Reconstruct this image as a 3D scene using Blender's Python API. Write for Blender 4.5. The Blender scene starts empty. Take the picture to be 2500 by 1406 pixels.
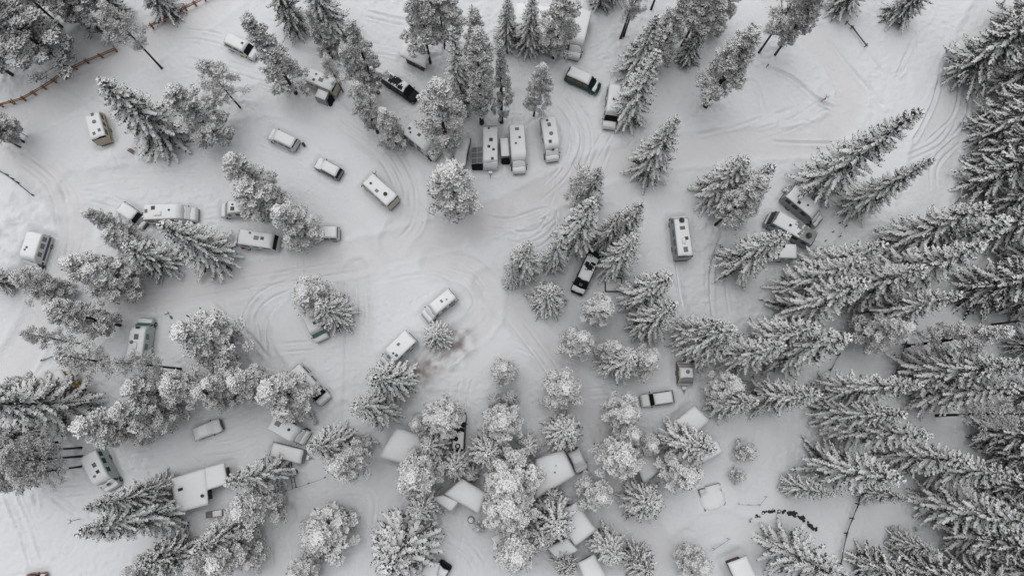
import bpy, math, random
import numpy as np
from mathutils import Matrix, Vector
scene = bpy.context.scene
C = scene.collection
random.seed(7)
R_ = math.radians
# ---------------------------------------------------------------- camera
HC = 95.0                       # drone height in metres
FPX, CX, CY = 1666.67, 1250.0, 703.0
NAD = (1220.0, 1005.0)          # point straight below the drone
zc = Vector(((CX-NAD[0])/FPX, (NAD[1]-CY)/FPX, 1.0)).normalized()
xc = (Vector((1, 0, 0)) - zc*zc.x).normalized()
yc = zc.cross(xc)
ROT = Matrix(((xc.x, xc.y, xc.z), (yc.x, yc.y, yc.z), (zc.x, zc.y, zc.z)))   # camera -> world
cam = bpy.data.cameras.new('camera'); cam.lens = 24.0; cam.sensor_width = 36.0
cam.clip_start = 0.5; cam.clip_end = 9000
camo = bpy.data.objects.new('camera', cam); C.objects.link(camo)
camo.matrix_world = Matrix.Translation((0, 0, HC)) @ ROT.to_4x4()
scene.camera = camo
# ---------------------------------------------------------------- world, sun, exposure
SUN_EL, SUN_AZ = 74.0, 330.0
w = bpy.data.worlds.new('World'); scene.world = w; w.use_nodes = True
nt = w.node_tree; nt.nodes.clear()
sky = nt.nodes.new('ShaderNodeTexSky'); sky.sky_type = 'NISHITA'; sky.sun_disc = False
sky.sun_elevation = R_(SUN_EL); sky.sun_rotation = R_(SUN_AZ); sky.dust_density = 4.0; sky.air_density = 1.0
hs = nt.nodes.new('ShaderNodeHueSaturation'); hs.inputs['Saturation'].default_value = 0.17   # a grey overcast sky
bg = nt.nodes.new('ShaderNodeBackground'); bg.inputs['Strength'].default_value = 0.085
wo = nt.nodes.new('ShaderNodeOutputWorld')
nt.links.new(sky.outputs[0], hs.inputs['Color']); nt.links.new(hs.outputs[0], bg.inputs[0]); nt.links.new(bg.outputs[0], wo.inputs[0])
sl = bpy.data.lights.new('sun', 'SUN'); sl.energy = 1.5; sl.angle = R_(105); sl.color = (1.0, 0.985, 0.96)
so = bpy.data.objects.new('sun', sl); C.objects.link(so)
so.rotation_euler = (R_(90-SUN_EL), 0, R_(180-SUN_AZ)); so.location = (0, 0, 120)
vs = scene.view_settings; vs.view_transform = 'Standard'; vs.look = 'None'; vs.gamma = 1.0; vs.use_curve_mapping = False
vs.exposure = -0.16
scene.cycles.max_bounces = 6; scene.cycles.diffuse_bounces = 5; scene.cycles.transparent_max_bounces = 4

# ---------------------------------------------------------------- pixel -> place helpers (photo measured on the ground plane)
def ray(u, v):
    return ROT @ Vector(((u-CX)/FPX, -(v-CY)/FPX, -1.0))
def at(u, v, z=0.0):
    d = ray(u, v); t = (HC-z)/-d.z
    return Vector((d.x*t, d.y*t, z))
def depth(p):
    return -((Vector((p[0], p[1], p[2]-HC))) @ ROT).z
def proj(p):
    q = ROT.transposed() @ Vector((p[0], p[1], p[2]-HC))
    return (CX + FPX*q.x/-q.z, CY - FPX*q.y/-q.z)

# ---------------------------------------------------------------- materials
def mat(name, col, rough=0.6, metal=0.0, noise=0.0, nscale=4.0, bump=0.0, bscale=20.0, spec=0.5, coat=0.0, col2=None):
    m = bpy.data.materials.new(name); m.use_nodes = True
    n = m.node_tree.nodes; l = m.node_tree.links; b = n['Principled BSDF']
    b.inputs['Base Color'].default_value = (*col, 1); b.inputs['Roughness'].default_value = rough
    b.inputs['Metallic'].default_value = metal
    b.inputs['Specular IOR Level'].default_value = spec
    if coat: b.inputs['Coat Weight'].default_value = coat
    tc = n.new('ShaderNodeTexCoord')
    if noise or col2:
        t = n.new('ShaderNodeTexNoise'); t.inputs['Scale'].default_value = nscale; t.inputs['Detail'].default_value = 6
        r = n.new('ShaderNodeValToRGB')
        c2 = col2 or tuple(min(1, c*(1+noise)) for c in col)
        c1 = col if col2 else tuple(c*(1-noise) for c in col)
        r.color_ramp.elements[0].position = 0.35; r.color_ramp.elements[1].position = 0.65
        r.color_ramp.elements[0].color = (*c1, 1); r.color_ramp.elements[1].color = (*c2, 1)
        l.new(tc.outputs['Object'], t.inputs['Vector']); l.new(t.outputs[0], r.inputs[0]); l.new(r.outputs[0], b.inputs['Base Color'])
    if bump:
        t = n.new('ShaderNodeTexNoise'); t.inputs['Scale'].default_value = bscale; t.inputs['Detail'].default_value = 4
        bp = n.new('ShaderNodeBump'); bp.inputs['Strength'].default_value = bump; bp.inputs['Distance'].default_value = 0.05
        l.new(tc.outputs['Object'], t.inputs['Vector']); l.new(t.outputs[0], bp.inputs['Height']); l.new(bp.outputs[0], b.inputs['Normal'])
    return m
def wood(name, c1, c2, scale=8.0):
    m = mat(name, c1, 0.75, 0, col2=c2, nscale=3.0)
    n = m.node_tree.nodes; l = m.node_tree.links; b = n['Principled BSDF']
    wv = n.new('ShaderNodeTexWave'); wv.inputs['Scale'].default_value = scale; wv.inputs['Distortion'].default_value = 1.5
    bp = n.new('ShaderNodeBump'); bp.inputs['Strength'].default_value = 0.6; bp.inputs['Distance'].default_value = 0.02
    tc = n.new('ShaderNodeTexCoord'); l.new(tc.outputs['Object'], wv.inputs[0]); l.new(wv.outputs[1], bp.inputs['Height']); l.new(bp.outputs[0], b.inputs['Normal'])
    return m
SN = (0.885, 0.90, 0.92)
M = {
 'snow': mat('snow', SN, 0.65, noise=0.015, nscale=2.0, bump=0.25, bscale=9.0, spec=0.2),
 'tree_snow': mat('tree_snow', (0.88, 0.89, 0.90), 0.7, spec=0.15),
 'needle': mat('needle', (0.04, 0.044, 0.042), 0.7, col2=(0.085, 0.088, 0.085), nscale=0.8, spec=0.2),
 'pine_needle': mat('pine_needle', (0.10, 0.098, 0.096), 0.7, col2=(0.25, 0.243, 0.238), nscale=1.0, spec=0.2),
 'frost_needle': mat('frost_needle', (0.14, 0.134, 0.131), 0.7, col2=(0.27, 0.258, 0.25), nscale=1.2, spec=0.2),
 'bark': mat('bark', (0.035, 0.026, 0.023), 0.85, col2=(0.075, 0.055, 0.05), nscale=5.0, bump=0.8, bscale=14.0, spec=0.2),
 'pine_bark': mat('pine_bark', (0.045, 0.034, 0.031), 0.85, col2=(0.085, 0.06, 0.053), nscale=5.0, bump=0.8, bscale=14.0, spec=0.2),
 'glass': mat('dark_glass', (0.012, 0.014, 0.016), 0.2, spec=0.25),
 'hatch_glass': mat('hatch_glass', (0.05, 0.052, 0.055), 0.3, spec=0.3),
 'teal_glass': mat('teal_glass', (0.05, 0.17, 0.16), 0.15, spec=0.6),
 'grey_glass': mat('grey_glass', (0.16, 0.17, 0.18), 0.25),
 'white_paint': mat('white_paint', (0.62, 0.62, 0.61), 0.35, noise=0.04, nscale=3, coat=0.2),
 'cream_paint': mat('cream_paint', (0.46, 0.40, 0.30), 0.4, noise=0.05, nscale=3),
 'pale_beige': mat('pale_beige_paint', (0.50, 0.46, 0.39), 0.4, noise=0.05, nscale=3),
 'silver_paint': mat('silver_paint', (0.26, 0.27, 0.275), 0.32, 0.3, noise=0.05, nscale=3),
 'grey_paint': mat('grey_paint', (0.16, 0.165, 0.17), 0.35, noise=0.05, nscale=3, coat=0.3),
 'dark_paint': mat('dark_paint', (0.016, 0.019, 0.024), 0.55, noise=0.1, nscale=3, spec=0.12),
 'green_paint': mat('green_paint', (0.010, 0.062, 0.052), 0.5, noise=0.08, nscale=3, spec=0.2),
 'mint_paint': mat('mint_paint', (0.47, 0.515, 0.495), 0.4, noise=0.04, nscale=3),
 'red_paint': mat('red_paint', (0.20, 0.03, 0.03), 0.35, coat=0.3),
 'copper': mat('brown_trim', (0.12, 0.062, 0.045), 0.45, noise=0.2, nscale=6),
 'blue_trim': mat('blue_trim', (0.035, 0.045, 0.11), 0.4),
 'brown_trim': mat('stripe_trim', (0.13, 0.08, 0.045), 0.5),
 'plastic': mat('black_plastic', (0.018, 0.018, 0.02), 0.55, noise=0.2, nscale=8),
 'grey_plastic': mat('grey_plastic', (0.22, 0.22, 0.22), 0.5, noise=0.1, nscale=8),
 'amber_glass': mat('brown_skylight', (0.16, 0.125, 0.085), 0.3),
 'red_lamp': mat('red_lamp', (0.35, 0.02, 0.02), 0.25),
 'lamp_glass': mat('headlamp', (0.45, 0.46, 0.47), 0.15),
 'rubber': mat('tyre_rubber', (0.02, 0.02, 0.02), 0.85, bump=0.3, bscale=30),
 'steel': mat('galvanised_steel', (0.32, 0.33, 0.34), 0.4, 0.7, noise=0.1, nscale=10),
 'dark_metal': mat('dark_metal', (0.05, 0.05, 0.052), 0.5, 0.4),
 'black_cloth': mat('black_canvas', (0.010, 0.013, 0.018), 0.9, spec=0.1, bump=0.5, bscale=8),
 'grey_cloth': mat('grey_canvas', (0.30, 0.31, 0.33), 0.85, bump=0.4, bscale=8),
 'orange_wood': wood('orange_fence_wood', (0.24, 0.105, 0.045), (0.36, 0.19, 0.085)),
 'dark_wood': wood('weathered_wood', (0.035, 0.028, 0.025), (0.075, 0.06, 0.052)),
 'brown_wood': wood('brown_cabin_wood', (0.055, 0.03, 0.02), (0.11, 0.06, 0.038)),
 'red_wood': wood('red_brown_wood', (0.11, 0.035, 0.028), (0.16, 0.06, 0.045)),
 'ochre_wood': wood('ochre_wood', (0.28, 0.15, 0.025), (0.38, 0.22, 0.05)),
 'grey_wood': wood('grey_wood', (0.16, 0.15, 0.145), (0.26, 0.25, 0.24)),
 'stone': mat('dark_stone', (0.022, 0.018, 0.017), 0.85, col2=(0.06, 0.045, 0.04), nscale=4, bump=0.8, bscale=10),
 'lamp_cover': mat('lamp_cover', (0.30, 0.24, 0.15), 0.4),
 'yellow': mat('yellow_plastic', (0.45, 0.36, 0.03), 0.5),
 'red': mat('red_plastic', (0.42, 0.03, 0.045), 0.5),
 'teal': mat('teal_plastic', (0.02, 0.20, 0.20), 0.5),
}
# ---------------------------------------------------------------- mesh helpers
def np_mesh(name, V, F, material, smooth=False):
    V = np.asarray(V, dtype=np.float32); F = np.asarray(F, dtype=np.int32)
    me = bpy.data.meshes.new(name); k = F.shape[1]
    me.vertices.add(len(V)); me.vertices.foreach_set('co', V.ravel())
    me.loops.add(F.size); me.loops.foreach_set('vertex_index', F.ravel())
    me.polygons.add(len(F)); me.polygons.foreach_set('loop_start', np.arange(0, F.size, k, dtype=np.int32))
    me.update(calc_edges=True)
    if smooth: me.polygons.foreach_set('use_smooth', np.ones(len(F), dtype=bool))
    me.materials.append(material)
    return me
def new(name, me, parent=None):
    o = bpy.data.objects.new(name, me); C.objects.link(o); o.parent = parent
    return o
class MB:
    """collects simple shapes; build() links them as one mesh object"""
    def __init__(s): s.v = []; s.f = []
    def add(s, vs, fs):
        o = len(s.v); s.v += [tuple(p) for p in vs]; s.f += [tuple(i+o for i in f) for f in fs]; return s
    def box(s, c, d, bev=0.0, rz=0.0, taper=1.0):
        x, y, z = d[0]/2, d[1]/2, d[2]/2; cz, sz = math.cos(rz), math.sin(rz)
        b = min(bev, x*.9, y*.9, z*.9)
        def ring(hx, hy, hz, k):
            p = []
            for sx, sy in ((1, 1), (-1, 1), (-1, -1), (1, -1)):
                for q in ((0, 1) if k else (0,)):
                    if k:
                        e = (sx*hx - (sx*k if (q == 0) == (sx*sy > 0) else 0), sy*hy - (sy*k if (q == 1) == (sx*sy > 0) else 0))
                        e = (sx*(hx-k), sy*hy) if ((q == 1) == (sx*sy > 0)) else (sx*hx, sy*(hy-k))
                    else: e = (sx*hx, sy*hy)
                    p.append((c[0]+e[0]*cz-e[1]*sz, c[1]+e[0]*sz+e[1]*cz, c[2]+hz))
            return p
        if b > 0:
            rs = [ring(x-b*.5, y-b*.5, -z, b*.5), ring(x, y, -z+b, b), ring(x*taper, y*taper, z-b, b), ring((x-b)*taper, (y-b)*taper, z, b*.5)]
        else:
            rs = [ring(x, y, -z, 0), ring(x*taper, y*taper, z, 0)]
        n = len(rs[0]); vs = [p for r in rs for p in r]; fs = []
        for i in range(len(rs)-1):
            for j in range(n): fs.append((i*n+j, i*n+(j+1) % n, (i+1)*n+(j+1) % n, (i+1)*n+j))
        fs.append(tuple(range(n-1, -1, -1))); fs.append(tuple(range((len(rs)-1)*n, len(rs)*n)))
        return s.add(vs, fs)
    def tube(s, pts, rad, n=6, caps=True):
        pts = [Vector(p) for p in pts]; rads = rad if isinstance(rad, (list, tuple)) else [rad]*len(pts)
        vs = []; fs = []
        for i, p in enumerate(pts):
            d = (pts[min(i+1, len(pts)-1)] - pts[max(i-1, 0)]).normalized()
            a = d.orthogonal().normalized() if abs(d.z) > .9 else d.cross(Vector((0, 0, 1))).normalized()
            b = d.cross(a)
            for j in range(n):
                t = 2*math.pi*j/n; vs.append(p + (a*math.cos(t)+b*math.sin(t))*rads[i])
        for i in range(len(pts)-1):
            for j in range(n): fs.append((i*n+j, i*n+(j+1) % n, (i+1)*n+(j+1) % n, (i+1)*n+j))
        if caps: fs.append(tuple(range(n-1, -1, -1))); fs.append(tuple(range((len(pts)-1)*n, len(pts)*n)))
        return s.add(vs, fs)
    def lathe(s, prof, n=16, c=(0, 0, 0), axis='z'):
        vs = []; fs = []
        for r, h in prof:
            for j in range(n):
                t = 2*math.pi*j/n; p = (r*math.cos(t), r*math.sin(t), h)
                if axis == 'y': p = (p[0], p[2], p[1])
                vs.append((p[0]+c[0], p[1]+c[1], p[2]+c[2]))
        for i in range(len(prof)-1):
            for j in range(n): fs.append((i*n+j, i*n+(j+1) % n, (i+1)*n+(j+1) % n, (i+1)*n+j))
        fs.append(tuple(range(n))); fs.append(tuple(range((len(prof)-1)*n, len(prof)*n)))
        return s.add(vs, fs)
    def mesh(s, name, m, smooth=False):
        me = bpy.data.meshes.new(name); me.from_pydata(s.v, [], s.f); me.materials.append(M[m] if isinstance(m, str) else m)
        if smooth: me.polygons.foreach_set('use_smooth', np.ones(len(me.polygons), dtype=bool))
        me.update(); return me
    def build(s, name, m, parent=None, smooth=False): return new(name, s.mesh(name, m, smooth), parent)
def thing(name, loc, rz=0.0):
    o = bpy.data.objects.new(name, None); o.empty_display_size = 0.3; C.objects.link(o)
    o.location = loc; o.rotation_euler = (0, 0, rz); return o
def tag(o, label, cat, group=None):
    o['label'] = label; o['category'] = cat
    if group: o['group'] = group
    return o
LAND = []          # things that tree labels may refer to: (phrase, u, v)
def land(phrase, u, v): LAND.append((phrase, u, v))

# ---------------------------------------------------------------- value noise
def vnoise(x, y, seed):
    xi = np.floor(x).astype(np.int64); yi = np.floor(y).astype(np.int64); fx = x-xi; fy = y-yi
    fx = fx*fx*(3-2*fx); fy = fy*fy*(3-2*fy)
    def h(a, b):
        n = (a*374761393 + b*668265263 + seed*974711) & 0xffffffff
        n = ((n ^ (n >> 13))*1274126177) & 0xffffffff
        return ((n ^ (n >> 16)) & 0xffff)/65535.0
    return (h(xi, yi)*(1-fx)+h(xi+1, yi)*fx)*(1-fy) + (h(xi, yi+1)*(1-fx)+h(xi+1, yi+1)*fx)*fy
def fbm(x, y, scale, seed, octv=4, gain=.5):
    t = np.zeros_like(x); a = 1.0; s = 0
    for i in range(octv):
        t += a*(vnoise(x*scale*2**i, y*scale*2**i, seed+i*17)-.5); s += a; a *= gain
    return t/s
# ---------------------------------------------------------------- vehicles: placed first so that the snow can be banked round them
RECTS = []      # (x, y, angle, half length, half width)
KIND = {  # stations: (fraction of length, width factor, z bottom, z top, corner radius, tumblehome); front first
 'car': dict(w=.90, st=[(0,.80,.38,.60,.08,.95),(.03,.94,.28,.75,.1,.95),(.20,1,.24,.98,.1,.93),(.245,1,.24,1.02,.1,.9),(.40,1,.24,1.44,.1,.8),(.55,1,.24,1.50,.1,.8),(.80,1,.24,1.45,.1,.8),(.93,1,.24,1.05,.1,.88),(.985,.95,.28,.95,.1,.93),(1,.86,.38,.8,.08,.95)],
   ws=(.255,.39), rw=(.815,.915), roof=(.405,.79), hood=(.03,.235), side=[(.42,.58),(.60,.75)], wheels=(.19,.81), wr=.31),
 'estate': dict(w=.92, st=[(0,.82,.4,.66,.08,.95),(.03,.95,.3,.85,.1,.95),(.20,1,.27,1.05,.1,.93),(.245,1,.27,1.1,.1,.9),(.37,1,.27,1.60,.1,.82),(.5,1,.27,1.68,.1,.82),(.92,1,.27,1.64,.1,.82),(.985,.98,.3,1.15,.1,.9),(1,.9,.4,.95,.08,.95)],
   ws=(.255,.365), rw=(.927,.98), roof=(.375,.915), hood=(.03,.235), side=[(.38,.53),(.55,.70),(.72,.88)], wheels=(.18,.82), wr=.34),
 'van': dict(w=.96, st=[(0,.85,.42,.82,.1,.95),(.03,.96,.32,.98,.12,.95),(.13,1,.3,1.14,.12,.94),(.165,1,.3,1.18,.12,.92),(.30,1,.3,1.92,.14,.86),(.36,1,.3,2.0,.16,.86),(.96,1,.3,1.98,.16,.86),(.99,.99,.32,1.75,.14,.88),(1,.95,.4,1.2,.1,.95)],
   ws=(.175,.29), rw=(.968,.988), roof=(.31,.955), hood=(.03,.155), side=[(.31,.44),(.47,.67),(.70,.93)], wheels=(.17,.80), wr=.33),
 'hivan': dict(w=1.03, st=[(0,.86,.42,.9,.1,.95),(.03,.97,.36,1.05,.12,.95),(.115,1,.34,1.26,.12,.95),(.145,1,.34,1.32,.12,.94),(.25,1,.34,2.15,.16,.88),(.31,1,.34,2.5,.2,.88),(.36,1,.34,2.58,.2,.88),(.975,1,.34,2.58,.2,.88),(.99,.99,.36,2.4,.2,.88),(1,.96,.42,1.4,.1,.94)],
   ws=(.155,.245), rw=(.978,.989), roof=(.30,.97), hood=(.03,.135), side=[(.26,.34),(.46,.62),(.70,.9)], wheels=(.16,.80), wr=.34),
 'semi': dict(w=1.14, st=[(0,.76,.42,.9,.1,.95),(.025,.86,.36,1.05,.12,.95),(.10,.89,.34,1.28,.12,.95),(.125,.89,.34,1.34,.12,.94),(.205,.90,.34,2.05,.16,.88),(.222,.97,.34,2.28,.2,.93),(.30,1,.34,2.72,.16,.96),(.34,1,.34,2.80,.12,.97),(.975,1,.34,2.80,.12,.97),(.99,.995,.36,2.68,.12,.97),(1,.97,.45,2.3,.1,.98)],
   ws=(.13,.20), rw=None, roof=(.23,.975), hood=(.03,.115), side=[(.135,.205),(.38,.50),(.60,.74),(.80,.92)], wheels=(.14,.74), wr=.34),
 'aclass': dict(w=1.14, st=[(0,.84,.45,1.0,.1,.95),(.015,.93,.36,1.28,.12,.96),(.03,.98,.34,1.36,.14,.96),(.085,1,.34,2.45,.2,.94),(.125,1,.34,2.80,.2,.95),(.97,1,.34,2.80,.14,.97),(.99,.99,.36,2.62,.12,.97),(1,.96,.45,1.6,.1,.98)],
   ws=(.033,.082), rw=(.974,.988), roof=(.115,.965), hood=(.0,.02), side=[(.10,.20),(.34,.50),(.56,.70),(.78,.9)], wheels=(.15,.72), wr=.34),
 'caravan': dict(w=1.10, st=[(0,.93,.52,1.1,.12,.97),(.02,.97,.42,1.4,.12,.97),(.085,1,.38,2.3,.12,.97),(.13,1,.38,2.52,.12,.97),(.95,1,.38,2.52,.12,.97),(.985,1,.42,2.3,.12,.97),(1,.97,.5,1.5,.1,.98)],
   ws=(.03,.08), rw=(.953,.983), roof=(.10,.955), hood=None, side=[(.14,.34),(.44,.58),(.68,.88)], wheels=(.55,), wr=.32),
 'retro': dict(w=1.05, st=[(0,.95,.5,.95,.12,.97),(.06,1,.42,1.45,.2,.95),(.16,1,.4,1.9,.26,.93),(.32,1,.4,2.2,.3,.92),(.68,1,.4,2.2,.3,.92),(.84,1,.4,1.9,.26,.93),(.94,1,.42,1.45,.2,.95),(1,.95,.5,.95,.12,.97)],
   ws=None, rw=None, roof=(.31,.73), hood=None, side=[(.2,.38),(.6,.82)], wheels=(.52,), wr=.32),
 'trailer': dict(w=.95, st=[(0,.95,.5,1.0,.1,.97),(.03,1,.42,1.35,.1,.97),(.06,1,.4,1.5,.1,.97),(.95,1,.4,1.5,.1,.97),(1,.97,.45,1.2,.1,.97)],
   ws=None, rw=None, roof=(.04,.96), hood=None, side=[], wheels=(.55,), wr=.28),
}
def xsec(wd, st):
    f, wf, zb, zt, r, tm = st; w_ = wd*wf; tw = w_*tm; h = zt-zb; c = .035
    r = min(r, h*.4)
    half = [(.94*w_, zb), (w_, zb+.12*h), (w_, zb+.52*h), (tw+(w_-tw)*.08, zt-r), (tw-.28*r, zt-.28*r), (tw-r, zt), (.5*(tw-r), zt+c*.75)]
    return [(y, z) for y, z in half] + [(0, zt+c)] + [(-y, z) for y, z in reversed(half)]
class Body:
    def __init__(s, kind, L, zs=1.0, ws=1.0):
        k = KIND[kind]; s.L = L; s.fr = np.array([a[0] for a in k['st']])
        g = []
        for a in k['st']: g.append([((.5-a[0])*L, y*ws, z*zs) for y, z in xsec(k['w'], a)])
        s.g = np.array(g); s.hw = k['w']*ws
    def ev(s, f, k):
        i = int(np.clip(np.searchsorted(s.fr, f, side='right')-1, 0, len(s.fr)-2)); t = (f-s.fr[i])/(s.fr[i+1]-s.fr[i])
        j = int(min(max(math.floor(k), 0), 13)); u = k-j; G = s.g
        return (G[i, j]*(1-u)+G[i, j+1]*u)*(1-t) + (G[i+1, j]*(1-u)+G[i+1, j+1]*u)*t
    def nor(s, f, k):
        e = .012; a = s.ev(min(1, f+e), k)-s.ev(max(0, f-e), k); b = s.ev(f, min(14, k+.15))-s.ev(f, max(0, k-.15))
        n = np.cross(b, a); l = np.linalg.norm(n)
        n = n/l if l > 1e-9 else np.array((0, 0, 1.0))
        c = np.array(((.5-f)*s.L, 0, 1.0))
        return n if np.dot(n, s.ev(f, k)-np.array(((.5-f)*s.L*.8, 0, .8))) > 0 else -n
    def mesh(s, m):
        b = MB(); n, kk = s.g.shape[:2]; vs = s.g.reshape(-1, 3).tolist(); fs = []
        for i in range(n-1):
            for j in range(kk-1): fs.append((i*kk+j, (i+1)*kk+j, (i+1)*kk+j+1, i*kk+j+1))
            fs.append((i*kk, i*kk+kk-1, (i+1)*kk+kk-1, (i+1)*kk))
        fs.append(tuple(range(kk))); fs.append(tuple(reversed(range((n-1)*kk, n*kk)))); b.add(vs, fs); return b
    def patch(s, f0, f1, k0, k1, d=.008, nf=4, nk=4, soft=False, holes=None, up=False, seed=0, rag=0.0):
        """a panel lying on the body, raised by d and closed at its rim; soft=True rounds it like settled snow"""
        rs = random.Random(seed); b = MB(); top = {}; bot = {}
        ph = [rs.uniform(0, 6.28) for _ in range(6)]
        for i in range(nf+1):
            for j in range(nk+1):
                a = i/nf; c = j/nk
                if rag:
                    ff0 = f0 + rag/s.L*(math.sin(c*5+ph[0])+.6*math.sin(c*13+ph[1])); ff1 = f1 + rag/s.L*(math.sin(c*6+ph[2])+.6*math.sin(c*11+ph[3]))
                    f = min(max(ff0+(ff1-ff0)*a, 0), 1)
                else: f = f0+(f1-f0)*a
                k = k0+(k1-k0)*c
                p = s.ev(f, k); n = np.array((0, 0, 1.0)) if up else s.nor(f, k)
                dd = d
                if soft:
                    e = max(abs(2*a-1), abs(2*c-1)); dd = d*(.35+.65*math.sqrt(max(0, 1-e**6)))*(1+.18*math.sin(a*5+ph[4])*math.sin(c*4+ph[5]))
                top[i, j] = p+n*dd; bot[i, j] = p-n*.01
        cells = {(i, j) for i in range(nf) for j in range(nk)}
        if holes:
            for (i, j) in list(cells):
                a = (i+.5)/nf; c = (j+.5)/nk
                for (ha, hc, ra, rc) in holes:
                    q = math.hypot((a-ha)/ra, (c-hc)/rc)+.35*math.sin(a*37+c*23+ph[0])*math.sin(a*17-c*31+ph[1])
                    if q < 1: cells.discard((i, j)); break
        idx = {}; vs = []
        def vid(q, lo):
            key = (q, lo)
            if key not in idx: idx[key] = len(vs); vs.append(tuple(bot[q] if lo else top[q]))
            return idx[key]
        fs = []
        for (i, j) in sorted(cells):
            q = [(i, j), (i+1, j), (i+1, j+1), (i, j+1)]
            fs.append([vid(x, 0) for x in q])
            for (A, B, nb) in ((q[0], q[1], (i, j-1)), (q[1], q[2], (i+1, j)), (q[2], q[3], (i, j+1)), (q[3], q[0], (i-1, j))):
                if nb not in cells: fs.append([vid(A, 0), vid(A, 1), vid(B, 1), vid(B, 0)])
        b.add(vs, fs); return b
TYRE = {}
def wheel_meshes(r):
    if r not in TYRE:
        TYRE[r] = (MB().lathe([(r*.62, -.1), (r*.95, -.1), (r, -.06), (r, .06), (r*.95, .1), (r*.62, .1)], 18, axis='y').mesh('wheel', 'rubber', True),
                   MB().lathe([(r*.15, -.105), (r*.55, -.108), (r*.63, -.09), (r*.63, .09), (r*.55, .108), (r*.15, .105)], 14, axis='y').mesh('rim', 'steel'))
    return TYRE[r]
DIP = -0.16     # wheels stand a little below the untouched snow
def vehicle(name, kind, front, rear, paint, label, cat, zr=None, zs=1.0, ws=1.0, glass='glass', wsnow=False, hsnow=True, roof_holes=None, items=(), thick=.15,
            stripe=None, drawbar=False, group=None, lm=None, extra=None, roofk=(3.9, 10.1), side_glass=None, bare_hood=None, roof=True, buried=None):
    K = KIND[kind]; zt = max(a[3] for a in K['st'])*zs if zr is None else zr
    a = at(*front, zt+DIP); b = at(*rear, zt+DIP); c = (a+b)/2; L = (a-b).length; ang = math.atan2(a.y-b.y, a.x-b.x)
    t = thing(name, (c.x, c.y, DIP), ang); tag(t, label, cat, group); RECTS.append((c.x, c.y, ang, L/2, K['w']*ws))
    land(lm or label, *proj((c.x, c.y, zt*.7)))
    B = Body(kind, L, zs, ws); sd = hash((front, rear)) % 9999
    bd = B.mesh(paint).build('body', paint, t); bv = bd.modifiers.new('bevel', 'BEVEL'); bv.width = .025; bv.segments = 2; bv.limit_method = 'ANGLE'; bv.angle_limit = R_(28)
    side_glass = side_glass or ('glass' if kind not in ('caravan',) else 'grey_glass')
    if K['ws']:
        k0, k1 = (3.3, 10.7)
        B.patch(*K['ws'], k0, k1, .012, 5, 8).build('windshield', glass, t)
        if wsnow: B.patch(K['ws'][0]-.005, K['ws'][1]+.004, k0+.1, k1-.1, .045, 6, 8, True, seed=sd+1, rag=.05).build('windshield_snow', 'snow', t, True)
    if K['rw']: B.patch(*K['rw'], 3.6, 10.4, .012, 4, 6).build('rear_window', glass if glass == 'glass' else 'glass', t)
    for (f0, f1) in K['side']:
        for lo, hi in ((2.12, 2.86), (11.14, 11.88)):
            wv = B.patch(f0, f1, lo, hi, .010, 3, 2).build('side_window', side_glass, t)
    if kind in ('semi', 'aclass', 'caravan', 'hivan', 'van'):
        df = {'semi': (.51, .58), 'aclass': (.51, .555), 'caravan': (.36, .43), 'hivan': (.355, .455), 'van': (.45, .465)}[kind]
        dr = B.patch(df[0], df[1], 11.0, 13.3, .014, 2, 4).build('door', paint, t)
        p = B.ev(df[0]+.01, 12.0); MB().box((p[0], p[1]-.03, p[2]), (.14, .04, .03)).build('door_handle', 'plastic', dr)
    if stripe:
        for lo, hi in ((1.25, 1.75), (12.25, 12.75)): B.patch(.12, .97, lo, hi, .006, 8, 2).build('stripe', stripe, t)
    if kind not in ('caravan', 'retro', 'trailer'):
        for sy in (1, -1):
            p = B.ev(.022, 7-sy*3.0); MB().box((p[0]-.02, p[1], p[2]-.14), (.16, .24, .15), .03).build('headlight', 'lamp_glass', t)
            mf = K['ws'][0]+.03 if kind != 'aclass' else .07
            p = B.ev(mf, 7-sy*4.6)
            MB().box((p[0]-.05, p[1]+sy*.16, max(p[2], 1.0*zs)), (.13, .2, .2), .04).build('mirror', 'plastic', t)
        MB().box((L/2-.02, 0, .45), (.12, B.hw*1.55, .16), .04).build('bumper', 'plastic', t)
    for sy in (1, -1):
        p = B.ev(.995, 7-sy*5.2); MB().box((-L/2-.005, p[1], p[2]+.1), (.05, .12, .26), .015).build('taillight', 'red_lamp', t)
    MB().box((-L/2-.01, 0, .42), (.1, B.hw*1.6, .13), .03).build('rear_bumper', 'plastic', t)
    tm, rm = wheel_meshes(K['wr'])
    for wf in K['wheels']:
        for sy in (1, -1):
            wh = new('wheel', tm, t); wh.location = ((.5-wf)*L, sy*(B.hw-.10), K['wr']); new('rim', rm, wh)
            if sy*(1) and True:
                pass
    if drawbar:
        MB().tube([(L/2-.1, .45, .45), (L/2+.95, .03, .45)], .04).tube([(L/2-.1, -.45, .45), (L/2+.95, -.03, .45)], .04).tube([(L/2+.8, 0, .45), (L/2+1.25, 0, .47)], .045).build('drawbar', 'steel', t)
        MB().tube([(L/2+.75, 0, .2), (L/2+.75, 0, .75)], .035).lathe([(.1, -.03), (.1, .03)], 10, (L/2+.75, 0, .2)).build('jockey_wheel', 'dark_metal', t)
        MB().box((L/2+.33, 0, .62), (.4, .6, .12), .05).build('drawbar_snow', 'snow', t, True)
    if roof:
        nf = max(10, int(L/.16)) if roof_holes else max(8, int(L/.35)); nk = 16 if roof_holes else 10
        B.patch(K['roof'][0], K['roof'][1], roofk[0], roofk[1], thick, nf, nk, True, roof_holes, True, sd, .05).build('roof_snow', 'snow', t, True)
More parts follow.
